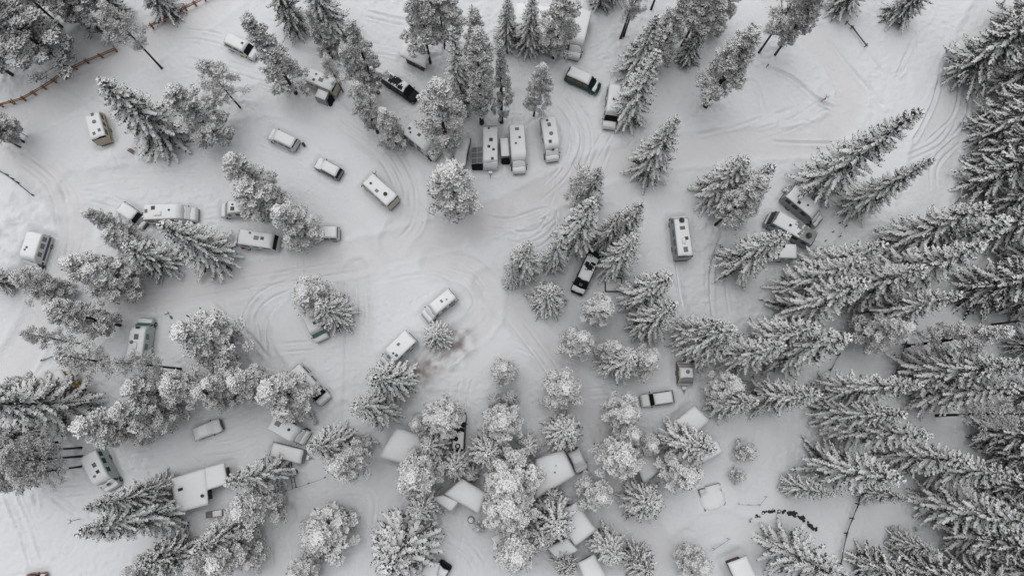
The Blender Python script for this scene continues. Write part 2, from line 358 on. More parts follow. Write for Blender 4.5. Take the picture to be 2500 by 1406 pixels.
    if K['hood'] and hsnow: B.patch(K['hood'][0], K['hood'][1], 4, 10, .09, 6, 10, True, bare_hood, True, sd+3, .04).build('hood_snow', 'snow', t, True)
    if buried: B.patch(buried[0], buried[1], 2.35, 11.65, .085, 16, 14, True, None, False, sd+5, .07).build('snow_cover', 'snow', t, True)
    zroof = lambda f, y: B.ev(f, 7)[2]
    for it in items:     # roof fittings standing through the snow: (what, fraction along, metres left of the centre line, size)
        what, f, y, sz = it; x = (.5-f)*L; z = zroof(f, y)+thick*.75
        if what == 'hatch':
            h = MB().box((x, y, z), (sz, sz, .12), .03).build('roof_hatch', 'grey_plastic', t); MB().box((x, y, z+.066), (sz*.74, sz*.74, .02), .008).build('pane', 'hatch_glass', h)
        elif what == 'clear':
            h = MB().box((x, y, z), (sz, sz*.85, .13), .04).build('roof_hatch', 'grey_plastic', t); MB().box((x, y, z+.07), (sz*.78, sz*.64, .02), .008).build('pane', 'grey_glass', h)
        elif what == 'amber':
            h = MB().box((x, y, z), (sz*.75, sz, .13), .04).build('roof_hatch', 'grey_plastic', t); MB().box((x, y, z+.07), (sz*.6, sz*.82, .02), .008).build('pane', 'amber_glass', h)
        elif what == 'dome':
            MB().lathe([(sz*.5, -.1), (sz*.5, .05), (sz*.42, .12), (sz*.25, .17), (sz*.05, .19)], 14, (x, y, z)).build('roof_dome', 'grey_plastic', t, True)
        elif what == 'vent':
            MB().lathe([(sz*.3, -.12), (sz*.3, .06), (sz*.5, .07), (sz*.5, .12), (sz*.2, .15)], 12, (x, y, z)).build('roof_vent', 'dark_metal', t)
        elif what == 'ac':
            h = MB().box((x, y, z+.02), (sz*1.2, sz*.75, .2), .06).build('roof_air_conditioner', 'white_paint', t)
            MB().box((x, y, z+.14), (sz*1.0, sz*.6, .06), .03).build('unit_snow', 'snow', h, True)
        elif what == 'dish':
            h = MB().lathe([(.05, 0), (.2, .03), (sz*.5, .12), (sz*.52, .13), (sz*.2, .05)], 16, (x, y, z+.05)).build('satellite_dish', 'dark_metal', t)
            MB().tube([(x, y, z-.1), (x, y, z+.08)], .04).tube([(x, y, z+.08), (x+sz*.5, y, z+.35)], .02).build('dish_arm', 'dark_metal', h)
        elif what == 'wheel':
            h = new('spare_wheel', wheel_meshes(.36)[0], t); h.location = (x, y, z+.02); h.rotation_euler = (R_(90), 0, 0); r2 = new('rim', wheel_meshes(.36)[1], h)
        elif what == 'rack':
            for q in range(7): MB().box((x+(q-3)*.16, y, z-.03), (.05, sz, .05)).build('slat', 'dark_metal', t)
    if extra: extra(t, B, L)
    return t

def ext_pop(t, B, L):        # raised roof box of the old green van
    pass
def awning_glass(t, B, L):   # glazed lean-to beside the caravan
    w0 = -B.hw-1.62; x0, x1 = .02*L, .42*L
    fr = MB(); p = B.hw
    for i in range(4):
        x = x0+(x1-x0)*i/3; fr.tube([(x, -p, 2.25), (x, w0+.15, 1.85), (x, w0, 1.7), (x, w0, .1)], .035, 4)
    for y, z in ((-p, 2.25), (-p-.8, 2.06), (w0, 1.7)): fr.tube([(x0, y, z), (x1, y, z)], .03, 4)
    fr.build('awning_frame', 'white_paint', t)
    for i in range(3):
        for (ya, za, yb, zb) in ((-p-.02, 2.24, -p-.78, 2.07), (-p-.84, 2.05, w0+.1, 1.8)):
            a = x0+(x1-x0)*i/3+.04; b = x0+(x1-x0)*(i+1)/3-.04
            MB().add([(a, ya, za), (b, ya, za), (b, yb, zb), (a, yb, zb), (a, ya, za-.015), (b, ya, za-.015), (b, yb, zb-.015), (a, yb, zb-.015)],
                     [(0, 1, 2, 3), (7, 6, 5, 4), (0, 4, 5, 1), (1, 5, 6, 2), (2, 6, 7, 3), (3, 7, 4, 0)]).build('pane', 'grey_glass', t)
    MB().box(((x1+.22), (-p+w0)/2, 1.05), (.42, abs(w0+p)*.98, 1.7), .12).build('awning_end', 'black_cloth', t)
    MB().box(((x0+x1)/2, w0-.02, .85), (x1-x0, .06, 1.5), .02).build('awning_wall', 'black_cloth', t)
def ext_awning_glass(t, B, L):
    awning_glass(t, B, -L)
def awning_tent(x0, x1, side, wd, dark=True):
    def f(t, B, L):
        y0 = side*(B.hw+.02); y1 = side*(B.hw+wd)
        MB().add([(x0, y0, 2.2), (x1, y0, 2.2), (x1, y1, 1.75), (x0, y1, 1.75), (x0, y0, 2.12), (x1, y0, 2.12), (x1, y1, 1.67), (x0, y1, 1.67)],
                 [(0, 1, 2, 3), (7, 6, 5, 4), (0, 4, 5, 1), (1, 5, 6, 2), (2, 6, 7, 3), (3, 7, 4, 0)]).build('awning_roof', 'grey_cloth', t)
        MB().box(((x0+x1)/2, (y0+y1)/2, 2.06), (abs(x1-x0)*.94, wd*.9, .14), .06).build('awning_snow', 'snow', t, True)
        MB().box(((x0+x1)/2, y1, .85), (abs(x1-x0), .05, 1.65), .02).build('awning_wall', 'grey_cloth', t)
        for x in (x0, x1): MB().tube([(x, y1, .05), (x, y1, 1.72)], .03, 5).build('awning_pole', 'steel', t)
        if dark:
            MB().box((x1+.28*(1 if x1 > x0 else -1), (y0+y1)/2, .95), (.55, wd*.95, 1.7), .2, taper=.85).build('awning_end', 'black_cloth', t)
    return f

V = vehicle
V('caravan', 'caravan', (222,271), (241,339), 'cream_paint', 'small beige caravan with brown stripes alone below the log fence', 'caravan', lm='beige caravan', stripe='brown_trim', side_glass='glass',
  items=[('clear',.16,-.1,.5),('dome',.42,-.1,.6),('clear',.80,.35,.5),('clear',.74,-.45,.5)], drawbar=False, ws=.95)
V('camper_van', 'van', (621,126), (550,91), 'white_paint', 'white camper van with bare black windshield half under a tall pine', 'van', lm='camper van with the bare black windshield', zr=1.9, items=[('hatch',.42,.2,.4)])
V('caravan', 'caravan', (742,178), (820,209), 'pale_beige', 'white caravan with a small awning under two thin pines', 'caravan', lm='caravan with the small awning', items=[('hatch',.12,.2,.42),('hatch',.36,.5,.42),('clear',.55,.1,.7),('vent',.36,-.4,.3)], extra=awning_tent(-.2,-1.9,1,1.5))
V('van', 'van', (653,319), (720,351), 'white_paint', 'white minivan with snowy roof and red tail lights, upper of two parked by the bend', 'van', lm='white minivan with red tail lights', zr=1.9, thick=.22, wsnow=True)
V('estate_car', 'estate', (768,391), (829,424), 'grey_paint', 'grey estate car with thick roof snow beside the curved tyre tracks', 'car', lm='grey estate car', zr=1.6, thick=.22, wsnow=True)
V('motorhome', 'aclass', (889,428), (960,492), 'pale_beige', 'beige motorhome by a round lamp, alone inside the track bend', 'motorhome', lm='beige motorhome by the round lamp', wsnow=True, items=[('vent',.28,.25,.35),('clear',.52,.45,.55),('dish',.74,.0,.55)], zs=.94)
V('estate_car', 'estate', (351,545), (289,501), 'grey_paint', 'snow-buried grey car parked against the back of a long motorhome', 'car', lm='snow-buried grey car', zr=1.5, thick=.16, wsnow=False, bare_hood=[(.7,.5,.3,.5)], buried=(.38,.9))
V('motorhome', 'semi', (468,514), (348,519), 'white_paint', 'long white motorhome behind the snow-buried grey car', 'motorhome', lm='long white motorhome', wsnow=True, glass='grey_glass', items=[('hatch',.22+.56,.55,.6),('amber',.92,.15,.55),('ac',.68,-.3,.9),('vent',.45,.15,.3)])
V('camper_van', 'hivan', (528,507), (622,503), 'white_paint', 'white camper van with teal windshield, its tail under snowy pines', 'van', lm='camper van with the teal windshield', glass='teal_glass', items=[('hatch',.43,.3,.6),('hatch',.43,-.3,.3)], zs=.96, hsnow=True)
V('caravan', 'caravan', (674,590), (578,577), 'white_paint', 'white caravan with dark front window and a red disc at its side', 'caravan', lm='caravan with the red disc', drawbar=True, glass='glass', items=[('clear',.5,.1,.75),('hatch',.35,.15,.5),('hatch',.68,.7,.3)], side_glass='glass')
V('van', 'van', (758,567), (825,567), 'white_paint', 'minivan backing out from under a bushy pine near the main road', 'van', lm='minivan under the bushy pine', zr=1.9, thick=.2, wsnow=True, stripe='red_paint')
V('motorhome', 'semi', (57,654), (86,566), 'white_paint', 'boxy white motorhome with blue side graphics on the left bank', 'motorhome', lm='motorhome with blue side graphics', wsnow=True, stripe='blue_trim', side_glass='grey_glass', items=[('dome',.55,-.35,.35),('dome',.48,-.5,.3)])
V('motorhome', 'semi', (341,771), (325,882), 'mint_paint', 'pale motorhome with teal cab glass and four roof hatches', 'motorhome', lm='motorhome with the teal cab glass', glass='teal_glass', items=[('hatch',.27,.1,.62),('clear',.46,.0,.75),('dome',.58,.55,.5),('ac',.66,.0,.8),('clear',.86,.1,.75)], thick=.07, side_glass='teal_glass', roofk=(4.6,9.4))
V('camper_van', 'hivan', (781,828), (748,757), 'white_paint', 'van with teal windshield poking out below a snowy tree', 'van', lm='van with the teal windshield', glass='teal_glass', items=[('hatch',.52,.3,.45)], zs=.92)
V('camper_van', 'hivan', (789,980), (716,897), 'white_paint', 'white panel van with black windshield nosing out from the pine row', 'van', lm='panel van with the black windshield', items=[('clear',.6,-.1,.5),('vent',.5,.0,.4)])
V('motorhome', 'semi', (741,1073), (660,1026), 'white_paint', 'white motorhome with covered windshield behind a low snowy trailer', 'motorhome', lm='motorhome with the covered windshield', wsnow=True, glass='grey_glass', items=[('clear',.78,.15,.8),('vent',.45,.2,.4)])
V('trailer', 'trailer', (741,1116), (660,1095), 'grey_paint', 'low flat trailer buried in snow below the motorhome', 'trailer', lm='low flat trailer', thick=.3, drawbar=True)
V('hatchback_car', 'car', (537,1036), (469,1062), 'grey_paint', 'small hatchback entirely covered in snow, alone in the clearing', 'car', lm='snow-covered hatchback', zr=1.3, thick=.16, wsnow=True, buried=(.06,.985))
V('motorhome', 'semi', (258,1197), (213,1106), 'mint_paint', 'pale green motorhome with green windows beside blue-shaded pine trunks', 'motorhome', lm='pale green motorhome', wsnow=True, side_glass='green_paint', items=[('hatch',.15,.1,.55),('hatch',.48,.25,.5),('dome',.42,-.35,.4),('clear',.66,.2,.6)])
V('camper_van', 'hivan', (1411,711), (1455,614), 'dark_paint', 'black camper van with patchy snow on its roof between spruces', 'van', lm='black camper van', items=[('hatch',.2,.0,.45)], roof_holes=[(.45,.45,.12,.25),(.6,.3,.07,.2),(.52,.68,.1,.16),(.97,.5,.14,.9)], thick=.12)
def ext22(t, B, L): awning_glass(t, B, L)
V('caravan', 'caravan', (1197,404), (1197,305), 'white_paint', 'white caravan with a glazed lean-to on its left side', 'caravan', lm='caravan with the glazed lean-to', drawbar=True, wsnow=True, glass='grey_glass', items=[('hatch',.16,.3,.4),('hatch',.62,.1,.55),('hatch',.45,-.2,.45),('hatch',.38,.45,.4),('vent',.9,-.2,.3)],
  extra=lambda t, B, L: awning_glass(t, B, L))
V('motorhome', 'semi', (1269,412), (1261,302), 'white_paint', 'white motorhome with covered cab and a side tent with black end', 'motorhome', lm='motorhome with the side tent', wsnow=True, glass='pale_beige', items=[('amber',.87,.0,.6),('vent',.55,-.3,.3),('hatch',.68,.3,.35)], extra=awning_tent(-1.7,1.2,-1,1.4))
V('motorhome', 'semi', (1352,382), (1337,283), 'white_paint', 'narrow white motorhome, rightmost of the three parked side by side', 'motorhome', lm='rightmost of the three parked motorhomes', wsnow=True, glass='grey_glass', items=[('hatch',.36,-.2,.5),('vent',.2,.1,.4),('dome',.55,.1,.6),('clear',.77,.0,.6),('hatch',.88,-.2,.35)])
V('estate_car', 'estate', (1119,405), (1135,332), 'dark_paint', 'dark car buried in snow left of the caravan with lean-to', 'car', lm='dark snow-buried car', zr=1.5, thick=.18, wsnow=True, buried=(.05,.97))
V('motorhome', 'semi', (1068,370), (990,309), 'white_paint', 'white motorhome mostly hidden under two big pines', 'motorhome', lm='motorhome hidden under the pines', items=[('hatch',.88,.1,.45),('vent',.8,-.3,.3),('hatch',.6,.2,.5)], wsnow=True, stripe='green_paint', side_glass='glass')
V('camper_van', 'van', (1016,233), (936,180), 'dark_paint', 'dark van with half its roof blown clear of snow', 'van', lm='dark van with the half bare roof', zr=1.95, zs=1.05, items=[('hatch',.78,.15,.6)], roof_holes=[(.45,.45,.2,.36),(.62,.62,.14,.28),(.2,.7,.12,.2)], thick=.09, wsnow=False, hsnow=False)
V('camper_van', 'van', (1466,208), (1386,171), 'green_paint', 'dark green old van with thick roof snow beside the bend', 'van', lm='dark green van', zr=2.2, zs=1.12, thick=.24, side_glass='brown_trim', hsnow=True, bare_hood=[(.2,.5,.25,.5)])
V('camper_van', 'hivan', (1491,303), (1503,205), 'white_paint', 'white van with black windshield half hidden by a spruce', 'van', lm='van half hidden by the spruce', items=[('vent',.6,.0,.4)], stripe='plastic')
V('motorhome', 'semi', (1402,128), (1428,22), 'white_paint', 'white motorhome at the top edge next to a snowy roof', 'motorhome', lm='motorhome at the top edge', wsnow=True, glass='grey_glass', thick=.2, items=[('clear',.86,-.6,.4)])
V('motorhome', 'aclass', (1661,521), (1674,628), 'silver_paint', 'pale motorhome with skylights and dish standing alone in the right clearing', 'motorhome', lm='motorhome with the roof dish', wsnow=True, items=[('dish',.17,.0,.75),('amber',.34,.0,.75),('hatch',.58,-.4,.5),('ac',.64,.05,.7),('clear',.83,-.1,.75)], roofk=(4.3,9.7), side_glass='blue_trim')
V('motorhome', 'semi', (2016,537), (1928,465), 'silver_paint', 'silver motorhome with two roof hatches, upper of the silver pair', 'motorhome', lm='upper silver motorhome', items=[('hatch',.75,.1,.5),('hatch',.68,-.6,.5),('vent',.5,-.1,.3)], wsnow=True, glass='grey_glass', hsnow=True)
V('motorhome', 'aclass', (1884,524), (1992,584), 'silver_paint', 'silver motorhome with a black roof dish, lower of the silver pair', 'motorhome', lm='lower silver motorhome', items=[('dish',.84,.1,.8),('vent',.42,.1,.4),('dome',.62,-.3,.4),('dome',.66,.55,.4)], thick=.08, roof_holes=[(.85,.5,.2,.6),(.55,.9,.1,.3)])
V('caravan', 'caravan', (1877,612), (1948,614), 'white_paint', 'plain white caravan half under a spruce beside the silver motorhomes', 'caravan', lm='plain white caravan', items=[('hatch',.32,.55,.35),('vent',.5,-.6,.4)], ws=.97)
def ext_retro(t, B, L):
    for f in (.09,.13,.17,.21,.25,.29): B.patch(f, f+.018, 3.6, 10.4, .02, 1, 8).build('slat', 'dark_metal', t)
    for f in (.74,.80,.86): B.patch(f, f+.02, 3.6, 10.4, .02, 1, 8).build('slat', 'dark_metal', t)
    for lo, hi in ((.6, 2.6), (11.4, 13.4)): B.patch(.03, .97, lo, hi, .016, 10, 5).build('side_panel', 'copper', t)
V('teardrop_trailer', 'retro', (1678,940), (1676,881), 'white_paint', 'small retro trailer with slatted grey roof and brown sides', 'trailer', lm='retro trailer', items=[('dome',.55,.1,.55)], thick=.08, drawbar=True, extra=ext_retro)
V('pickup_truck', 'estate', (1567,979), (1648,967), 'white_paint', 'white pickup with bare black windshield above a square snowy roof', 'truck', lm='white pickup', zr=1.6, thick=.16, hsnow=True)
V('camper_van', 'hivan', (1034,773), (1106,714), 'white_paint', 'white van with black wiper line, parked inside the loop track', 'van', lm='white van inside the loop track', wsnow=True, items=[('amber',.62,-.05,.5),('vent',.75,.2,.2),('rack',.3,0,.02)], stripe='plastic')
V('motorhome', 'semi', (932,888), (1004,818), 'white_paint', 'white motorhome with its cab under a bushy spruce', 'motorhome', lm='motorhome with its cab under the spruce', items=[('dome',.25,-.1,.55),('vent',.38,.1,.3),('clear',.62,-.3,.45),('hatch',.1+.3,.6,.4)], wsnow=True)
V('off_road_car', 'estate', (1122,1007), (1117,1104), 'dark_paint', 'dark off-road car with a spare wheel on its snowy back', 'car', lm='dark off-road car', zr=1.9, zs=1.2, items=[('wheel',.84,.0,.8)], roof_holes=[(.5,.3,.13,.22),(.12,.6,.12,.5)], thick=.12)
V('hatchback_car', 'car', (1424,1152), (1399,1098), 'grey_paint', 'grey car under deep snow at the corner of a cabin', 'car', lm='grey car at the cabin corner', zr=1.3, thick=.16, wsnow=True, buried=(.05,.97))
V('hatchback_car', 'car', (1062,1420), (1090,1376), 'dark_paint', 'dark car with snowy roof at the bottom edge', 'car', lm='dark car at the bottom edge', zr=1.3, thick=.18, wsnow=True)
V('hatchback_car', 'car', (104,1418), (58,1420), 'red_paint', 'red-brown car just entering the bottom left corner', 'car', lm='red-brown car at the bottom left', zr=1.3, thick=.1)
V('hatchback_car', 'car', (336,361), (392,330), 'dark_paint', 'dark car whose nose shows under a big ribbed spruce', 'car', lm='dark car under the ribbed spruce', zr=1.3, thick=.18, wsnow=True)

# ---------------------------------------------------------------- cabins and other roofs
def cabin(name, quad, z, wall, label, cat, lm, ridge=.5, snow=.35, chimney=None, hole=None, wallh=None, over=.55, group=None, roofmat='dark_wood'):
    P = [at(u, v, z) for u, v in quad]; c = sum(P, Vector())/4
    t = thing(name, (c.x, c.y, 0)); tag(t, label, cat, group); land(lm, *proj((c.x, c.y, z)))
    Q = [Vector((p.x-c.x, p.y-c.y)) for p in P]
    if sum(Q[i].x*Q[(i+1) % 4].y-Q[(i+1) % 4].x*Q[i].y for i in range(4)) < 0: Q.reverse()
    if (Q[1]-Q[0]).length+(Q[3]-Q[2]).length < (Q[2]-Q[1]).length+(Q[0]-Q[3]).length: Q = Q[1:]+Q[:1]     # long side first
    e1 = (Q[1]-Q[0]+Q[2]-Q[3]); ang = math.atan2(e1.y, e1.x)
    RECTS.append((c.x, c.y, ang, e1.length/4, (Q[2]-Q[1]).length/2))
    def S(u, v):
        a = Q[0]*(1-u)+Q[1]*u; b = Q[3]*(1-u)+Q[2]*u; return a*(1-v)+b*v
    def zz(u, v): return z - ridge*abs(2*v-1)
    n = 12
    b = MB(); vs = []; fs = []
    for k, dz in ((0, 0), (1, -.14)):
        for v in (0, .5, 1):
            for u in (0, 1): p = S(u, v); vs.append((p.x, p.y, zz(u, v)+dz))
    for k in (0, 6): fs += [(k, k+1, k+3, k+2), (k+2, k+3, k+5, k+4)]
    fs += [(0, 1, 7, 6), (4, 5, 11, 10), (0, 2, 8, 6), (2, 4, 10, 8), (1, 3, 9, 7), (3, 5, 11, 9)]
    rf = b.add(vs, fs).build('roof', roofmat, t)
    vs = []; fs = []; rs = random.Random(len(LAND)); ph = [rs.uniform(0, 6) for _ in range(4)]
    for lo in (0, 1):
        for i in range(n+1):
            for j in range(n+1):
                u, v = i/n, j/n; uu = .5+(u-.5)*1.005; vv = .5+(v-.5)*1.01; e = max(abs(2*u-1), abs(2*v-1)); p = S(uu, vv)
                if lo: vs.append((p.x, p.y, zz(u, v)+.004))
                else:
                    h = snow*(.30+.70*math.sqrt(max(0, 1-e**7)))*(1+.12*math.sin(u*4+ph[0])*math.sin(v*5+ph[1])); k = ridge*.25*max(0, 1-abs(2*v-1)*3)
                    vs.append((p.x, p.y, zz(u, v)+h-k))
    N = (n+1)*(n+1); cells = {(i, j) for i in range(n) for j in range(n)}
    if hole: cells = {(i, j) for (i, j) in cells if not any(a0 <= (i+.5)/n <= a1 and c0 <= (j+.5)/n <= c1 for a0, a1, c0, c1 in hole)}
    for (i, j) in cells:
        q = [i*(n+1)+j, (i+1)*(n+1)+j, (i+1)*(n+1)+j+1, i*(n+1)+j+1]; fs.append(q)
        for A, B, nb in ((0, 1, (i, j-1)), (1, 2, (i+1, j)), (2, 3, (i, j+1)), (3, 0, (i-1, j))):
            if nb not in cells: fs.append((q[A], q[A]+N, q[B]+N, q[B]))
    MB().add(vs, fs).build('roof_snow', 'snow', t, True)
    W = []
    for (u, v) in ((0, 0), (1, 0), (1, 1), (0, 1)):
        p = S(u, v); W.append(p - p.normalized()*over*1.4)
    def wallpart(a, b, za, zb, zm=None):
        d = (b-a); nrm = Vector((d.y, -d.x)).normalized()*.08; vs = []
        top = [(a, za), (b, zb)] if zm is None else [(a, za), ((a+b)/2, zm), (b, zb)]
        pr = [(a, -.3), (b, -.3)]+list(reversed(top)); k = len(pr)
        for q in (0, 1):
            for p, h in pr: vs.append((p.x-nrm.x*q, p.y-nrm.y*q, h))
        fs = [tuple(range(k)), tuple(range(2*k-1, k-1, -1))]+[(i, i+k, (i+1) % k+k, (i+1) % k) for i in range(k)]
        return MB().add(vs, fs).build('wall', wall, t)
    ze = z-ridge-.15+ridge*.15
    ws_ = [wallpart(W[0], W[1], ze, ze), wallpart(W[2], W[3], ze, ze), wallpart(W[1], W[2], ze, ze, z-.15), wallpart(W[3], W[0], ze, ze, z-.15)]
    def onwall(i, j, f, zc_, sx, sz, nm, m, par):
        a, b_ = W[i], W[j]; d = (b_-a); nr = Vector((d.y, -d.x)).normalized(); p = a+d*f+nr*.02
        return MB().box((p.x, p.y, zc_), (sx, .07, sz), .01, rz=math.atan2(d.y, d.x)).build(nm, m, par)
    dr = onwall(0, 1, .3, .85, .85, 1.7, 'door', 'dark_wood', t); 
    for (i, j, f) in ((0, 1, .7), (2, 3, .3), (2, 3, .7), (1, 2, .5)):
        if ze > 1.6:
            fr = onwall(i, j, f, 1.25, .9, .8, 'window', 'white_paint', t)
            a, b_ = W[i], W[j]; d = b_-a; nr = Vector((d.y, -d.x)).normalized(); p = a+d*f+nr*.045
            MB().box((p.x, p.y, 1.25), (.74, .04, .64), .005, rz=math.atan2(d.y, d.x)).build('pane', 'glass', fr)
    if chimney:
        for (u, v, s, h) in chimney:
            p = S(u, v); q = MB().lathe([(s, -.2), (s, h), (s*1.3, h+.02), (s*1.3, h+.08), (s*.4, h+.14)], 10, (p.x, p.y, z+snow*.6)).build('chimney', 'dark_metal', rf)
    return t
cabin('cabin', [(985,97),(1051,127),(1038,165),(975,134)], 2.4, 'brown_wood', 'brown cabin with one plain snow roof among the upper pines', 'cabin', 'brown cabin among the upper pines', ridge=.25)
cabin('cabin', [(416,1169),(500,1143),(508,1231),(428,1253)], 2.7, 'dark_wood', 'cabin with pipe vent and streaked snow roof behind a long spruce', 'cabin', 'streaked snow roof', ridge=.12, snow=.2, chimney=[(.28,.12,.16,.2)], hole=[(.56,.63,.70,.82)])
cabin('awning_shelter', [(501,1142),(547,1130),(556,1180),(506,1196)], 2.6, 'dark_wood', 'lower shelter roof joined to the right of the streaked snow roof', 'shelter', 'lower shelter roof', ridge=.06, snow=.18)
cabin('cabin', [(966,1046),(924,1117),(1050,1148),(1092,1074)], 3.3, 'brown_wood', 'wide cabin roof under frosted pines left of the dark off-road car', 'cabin', 'wide cabin roof', ridge=.5)
cabin('cabin', [(1128,1168),(1188,1204),(1169,1254),(1084,1206)], 3.4, 'brown_wood', 'larger half of the stepped cabin roof above the small bare bush', 'cabin', 'stepped cabin roof', ridge=.35)
cabin('cabin_annex', [(1083,1207),(1121,1223),(1101,1248),(1050,1214)], 2.7, 'brown_wood', 'low annex roof on the left of the stepped cabin', 'cabin', 'low annex of the stepped cabin', ridge=.1)
cabin('cabin', [(1308,1122),(1376,1098),(1406,1161),(1306,1219)], 3.2, 'red_wood', 'red-brown cabin with tiny vents through its snowy roof', 'cabin', 'cabin with tiny roof vents', ridge=.4, chimney=[(.55,.45,.07,.25),(.3,.5,.05,.22),(.62,.62,.05,.2)])
cabin('cabin', [(1408,1225),(1456,1294),(1405,1332),(1358,1262)], 3.2, 'brown_wood', 'cabin whose snowy roof shows right of a star-shaped spruce', 'cabin', 'cabin beside the star-shaped spruce', ridge=.3)
cabin('cabin_annex', [(1385,1312),(1412,1342),(1366,1370),(1336,1336)], 2.5, 'brown_wood', 'small lower roof below the star-shaped spruce', 'cabin', 'lower roof below the star-shaped spruce', ridge=.12)
cabin('cabin', [(1410,1374),(1452,1352),(1480,1404),(1436,1428)], 2.9, 'dark_wood', 'cabin with dark wall at the bottom edge under the annex', 'cabin', 'dark-walled cabin at the bottom edge', ridge=.2)
cabin('cabin', [(1648,1029),(1697,990),(1734,1026),(1690,1066)], 3.0, 'brown_wood', 'square cabin with smooth snow roof below the white pickup', 'cabin', 'square cabin below the pickup', ridge=.3)
cabin('cabin', [(1545,1108),(1594,1112),(1620,1141),(1572,1180)], 2.9, 'brown_wood', 'cabin corner showing beneath two frosted pines', 'cabin', 'cabin corner beneath the frosted pines', ridge=.25)
cabin('cabin', [(1700,1068),(1752,1076),(1766,1104),(1714,1130)], 2.9, 'brown_wood', 'cabin corner peeping out right of a wide ribbed spruce', 'cabin', 'cabin corner by the ribbed spruce', ridge=.25)
cabin('cabin', [(1777,1375),(1824,1356),(1852,1414),(1804,1434)], 2.9, 'brown_wood', 'cabin with warm brown wall at the bottom right edge', 'cabin', 'warm brown cabin', ridge=.25, over=.5)
cabin('cabin', [(1258,3),(1402,22),(1392,106),(1250,86)], 3.2, 'brown_wood', 'wide cabin roof behind the top row of spruces', 'cabin', 'wide roof at the top', ridge=.5)
cabin('playhouse', [(62,925),(146,902),(178,944),(96,968)], 2.6, 'ochre_wood', 'ochre wooden cabin with its gable showing under the left spruces', 'cabin', 'ochre wooden cabin', ridge=.4, over=.12, roofmat='ochre_wood')
cabin('shed', [(1199,1312),(1229,1293),(1258,1322),(1222,1350)], 2.0, 'brown_wood', 'little rounded shed roof with a small table beside it', 'shed', 'little rounded shed', ridge=.12, snow=.28)
cabin('shed', [(1026,1400),(1046,1368),(1074,1374),(1064,1412)], 2.1, 'brown_wood', 'small shed roof touching the car at the bottom edge', 'shed', 'small shed at the bottom edge', ridge=.1, snow=.25)
# ---------------------------------------------------------------- tree prototypes (each mesh shared by many trees)
def norm(a): return a/np.maximum(np.linalg.norm(a, axis=1, keepdims=True), 1e-9)
def twig_meshes(P, D, L, Wd, Tk, snow, rng, droop=.9, spread=1.0):
    """P origin, D direction, L length, Wd half width of a snow pad, Tk its height; returns needle and snow geometry"""
    n = len(P); Z = np.array((0, 0, 1.0)); D = norm(D); S = norm(np.cross(D, Z)+rng.normal(0, .12, (n, 3))); U = norm(np.cross(S, D))
    L1 = L[:, None]; W1 = Wd[:, None]; DL = D*L1
    a0 = P-.06*DL; a1 = P+1.1*DL; m = P+.52*DL
    j = lambda s: 1+rng.uniform(-s, s, (n, 1))
    l1 = P+.38*DL*j(.3)+spread*W1*S*j(.35)-droop*W1*Z; l2 = P+.92*DL*j(.15)+spread*.8*W1*S*j(.35)-droop*W1*Z
    r1 = P+.38*DL*j(.3)-spread*W1*S*j(.35)-droop*W1*Z; r2 = P+.92*DL*j(.15)-spread*.8*W1*S*j(.35)-droop*W1*Z
    h = P+.55*DL-1.9*W1*Z*j(.4)
    NV = np.stack([a0, a1, m, l1, l2, r1, r2, h], 1).reshape(-1, 3)
    tri = np.array([(0, 3, 2), (2, 4, 1), (0, 2, 5), (2, 1, 6), (0, 7, 1)])
    NF = (np.arange(n)[:, None, None]*8+tri[None]).reshape(-1, 3)
    k = np.nonzero(snow)[0]; P, DL, W1, S, U, T1 = P[k], DL[k], W1[k], S[k], U[k], Tk[k][:, None]; q = len(k)
    e = U*.025; j = lambda s: 1+rng.uniform(-s, s, (q, 1))
    p = [P+e, P+.25*DL+W1*S*j(.25)+e, P+.75*DL+.8*W1*S*j(.25)+e, P+DL*j(.08)+e, P+.75*DL-.8*W1*S*j(.25)+e, P+.25*DL-W1*S*j(.25)+e, P+.28*DL+T1*U*j(.2), P+.72*DL+.85*T1*U*j(.2)]
    SV = np.stack(p, 1).reshape(-1, 3)
    tri = np.array([(0, 1, 6), (1, 2, 7), (1, 7, 6), (2, 3, 7), (3, 4, 7), (4, 5, 6), (4, 6, 7), (5, 0, 6)])
    SF = (np.arange(q)[:, None, None]*8+tri[None]).reshape(-1, 3)
    return NV, NF, SV, SF
def fine_meshes(P, D, L, Wd, Tk, snow, rng, spread=.95):
    """the same for the many small shoots: a three-leaf needle spray and a four-sided snow pad"""
    n = len(P); Z = np.array((0, 0, 1.0)); D = norm(D); S = norm(np.cross(D, Z)+rng.normal(0, .15, (n, 3))); U = norm(np.cross(S, D)+.8*Z)
    L1 = L[:, None]; W1 = Wd[:, None]; DL = D*L1; j = lambda s, q=n: 1+rng.uniform(-s, s, (q, 1))
    NV = np.stack([P-.06*DL, P+1.12*DL, P+.55*DL*j(.35)+spread*W1*S*j(.35)-.5*W1*Z, P+.55*DL*j(.35)-spread*W1*S*j(.35)-.5*W1*Z, P+.55*DL-1.3*W1*Z*j(.4)], 1).reshape(-1, 3)
    NF = (np.arange(n)[:, None, None]*5+np.array([(0, 2, 1), (0, 1, 3), (0, 4, 1)])[None]).reshape(-1, 3)
    k = np.nonzero(snow)[0]; P, DL, W1, S, U, T1 = P[k], DL[k], W1[k], S[k], U[k], Tk[k][:, None]; q = len(k); e = U*.02
    SV = np.stack([P+e, P+.5*DL*j(.3, q)+W1*S*j(.25, q)+e, P+DL*j(.08, q)+e, P+.5*DL*j(.3, q)-W1*S*j(.25, q)+e, P+.5*DL*j(.2, q)+T1*U*j(.2, q)], 1).reshape(-1, 3)
    SF = (np.arange(q)[:, None, None]*5+np.array([(0, 1, 4), (1, 2, 4), (2, 3, 4), (3, 0, 4)])[None]).reshape(-1, 3)
    return NV, NF, SV, SF
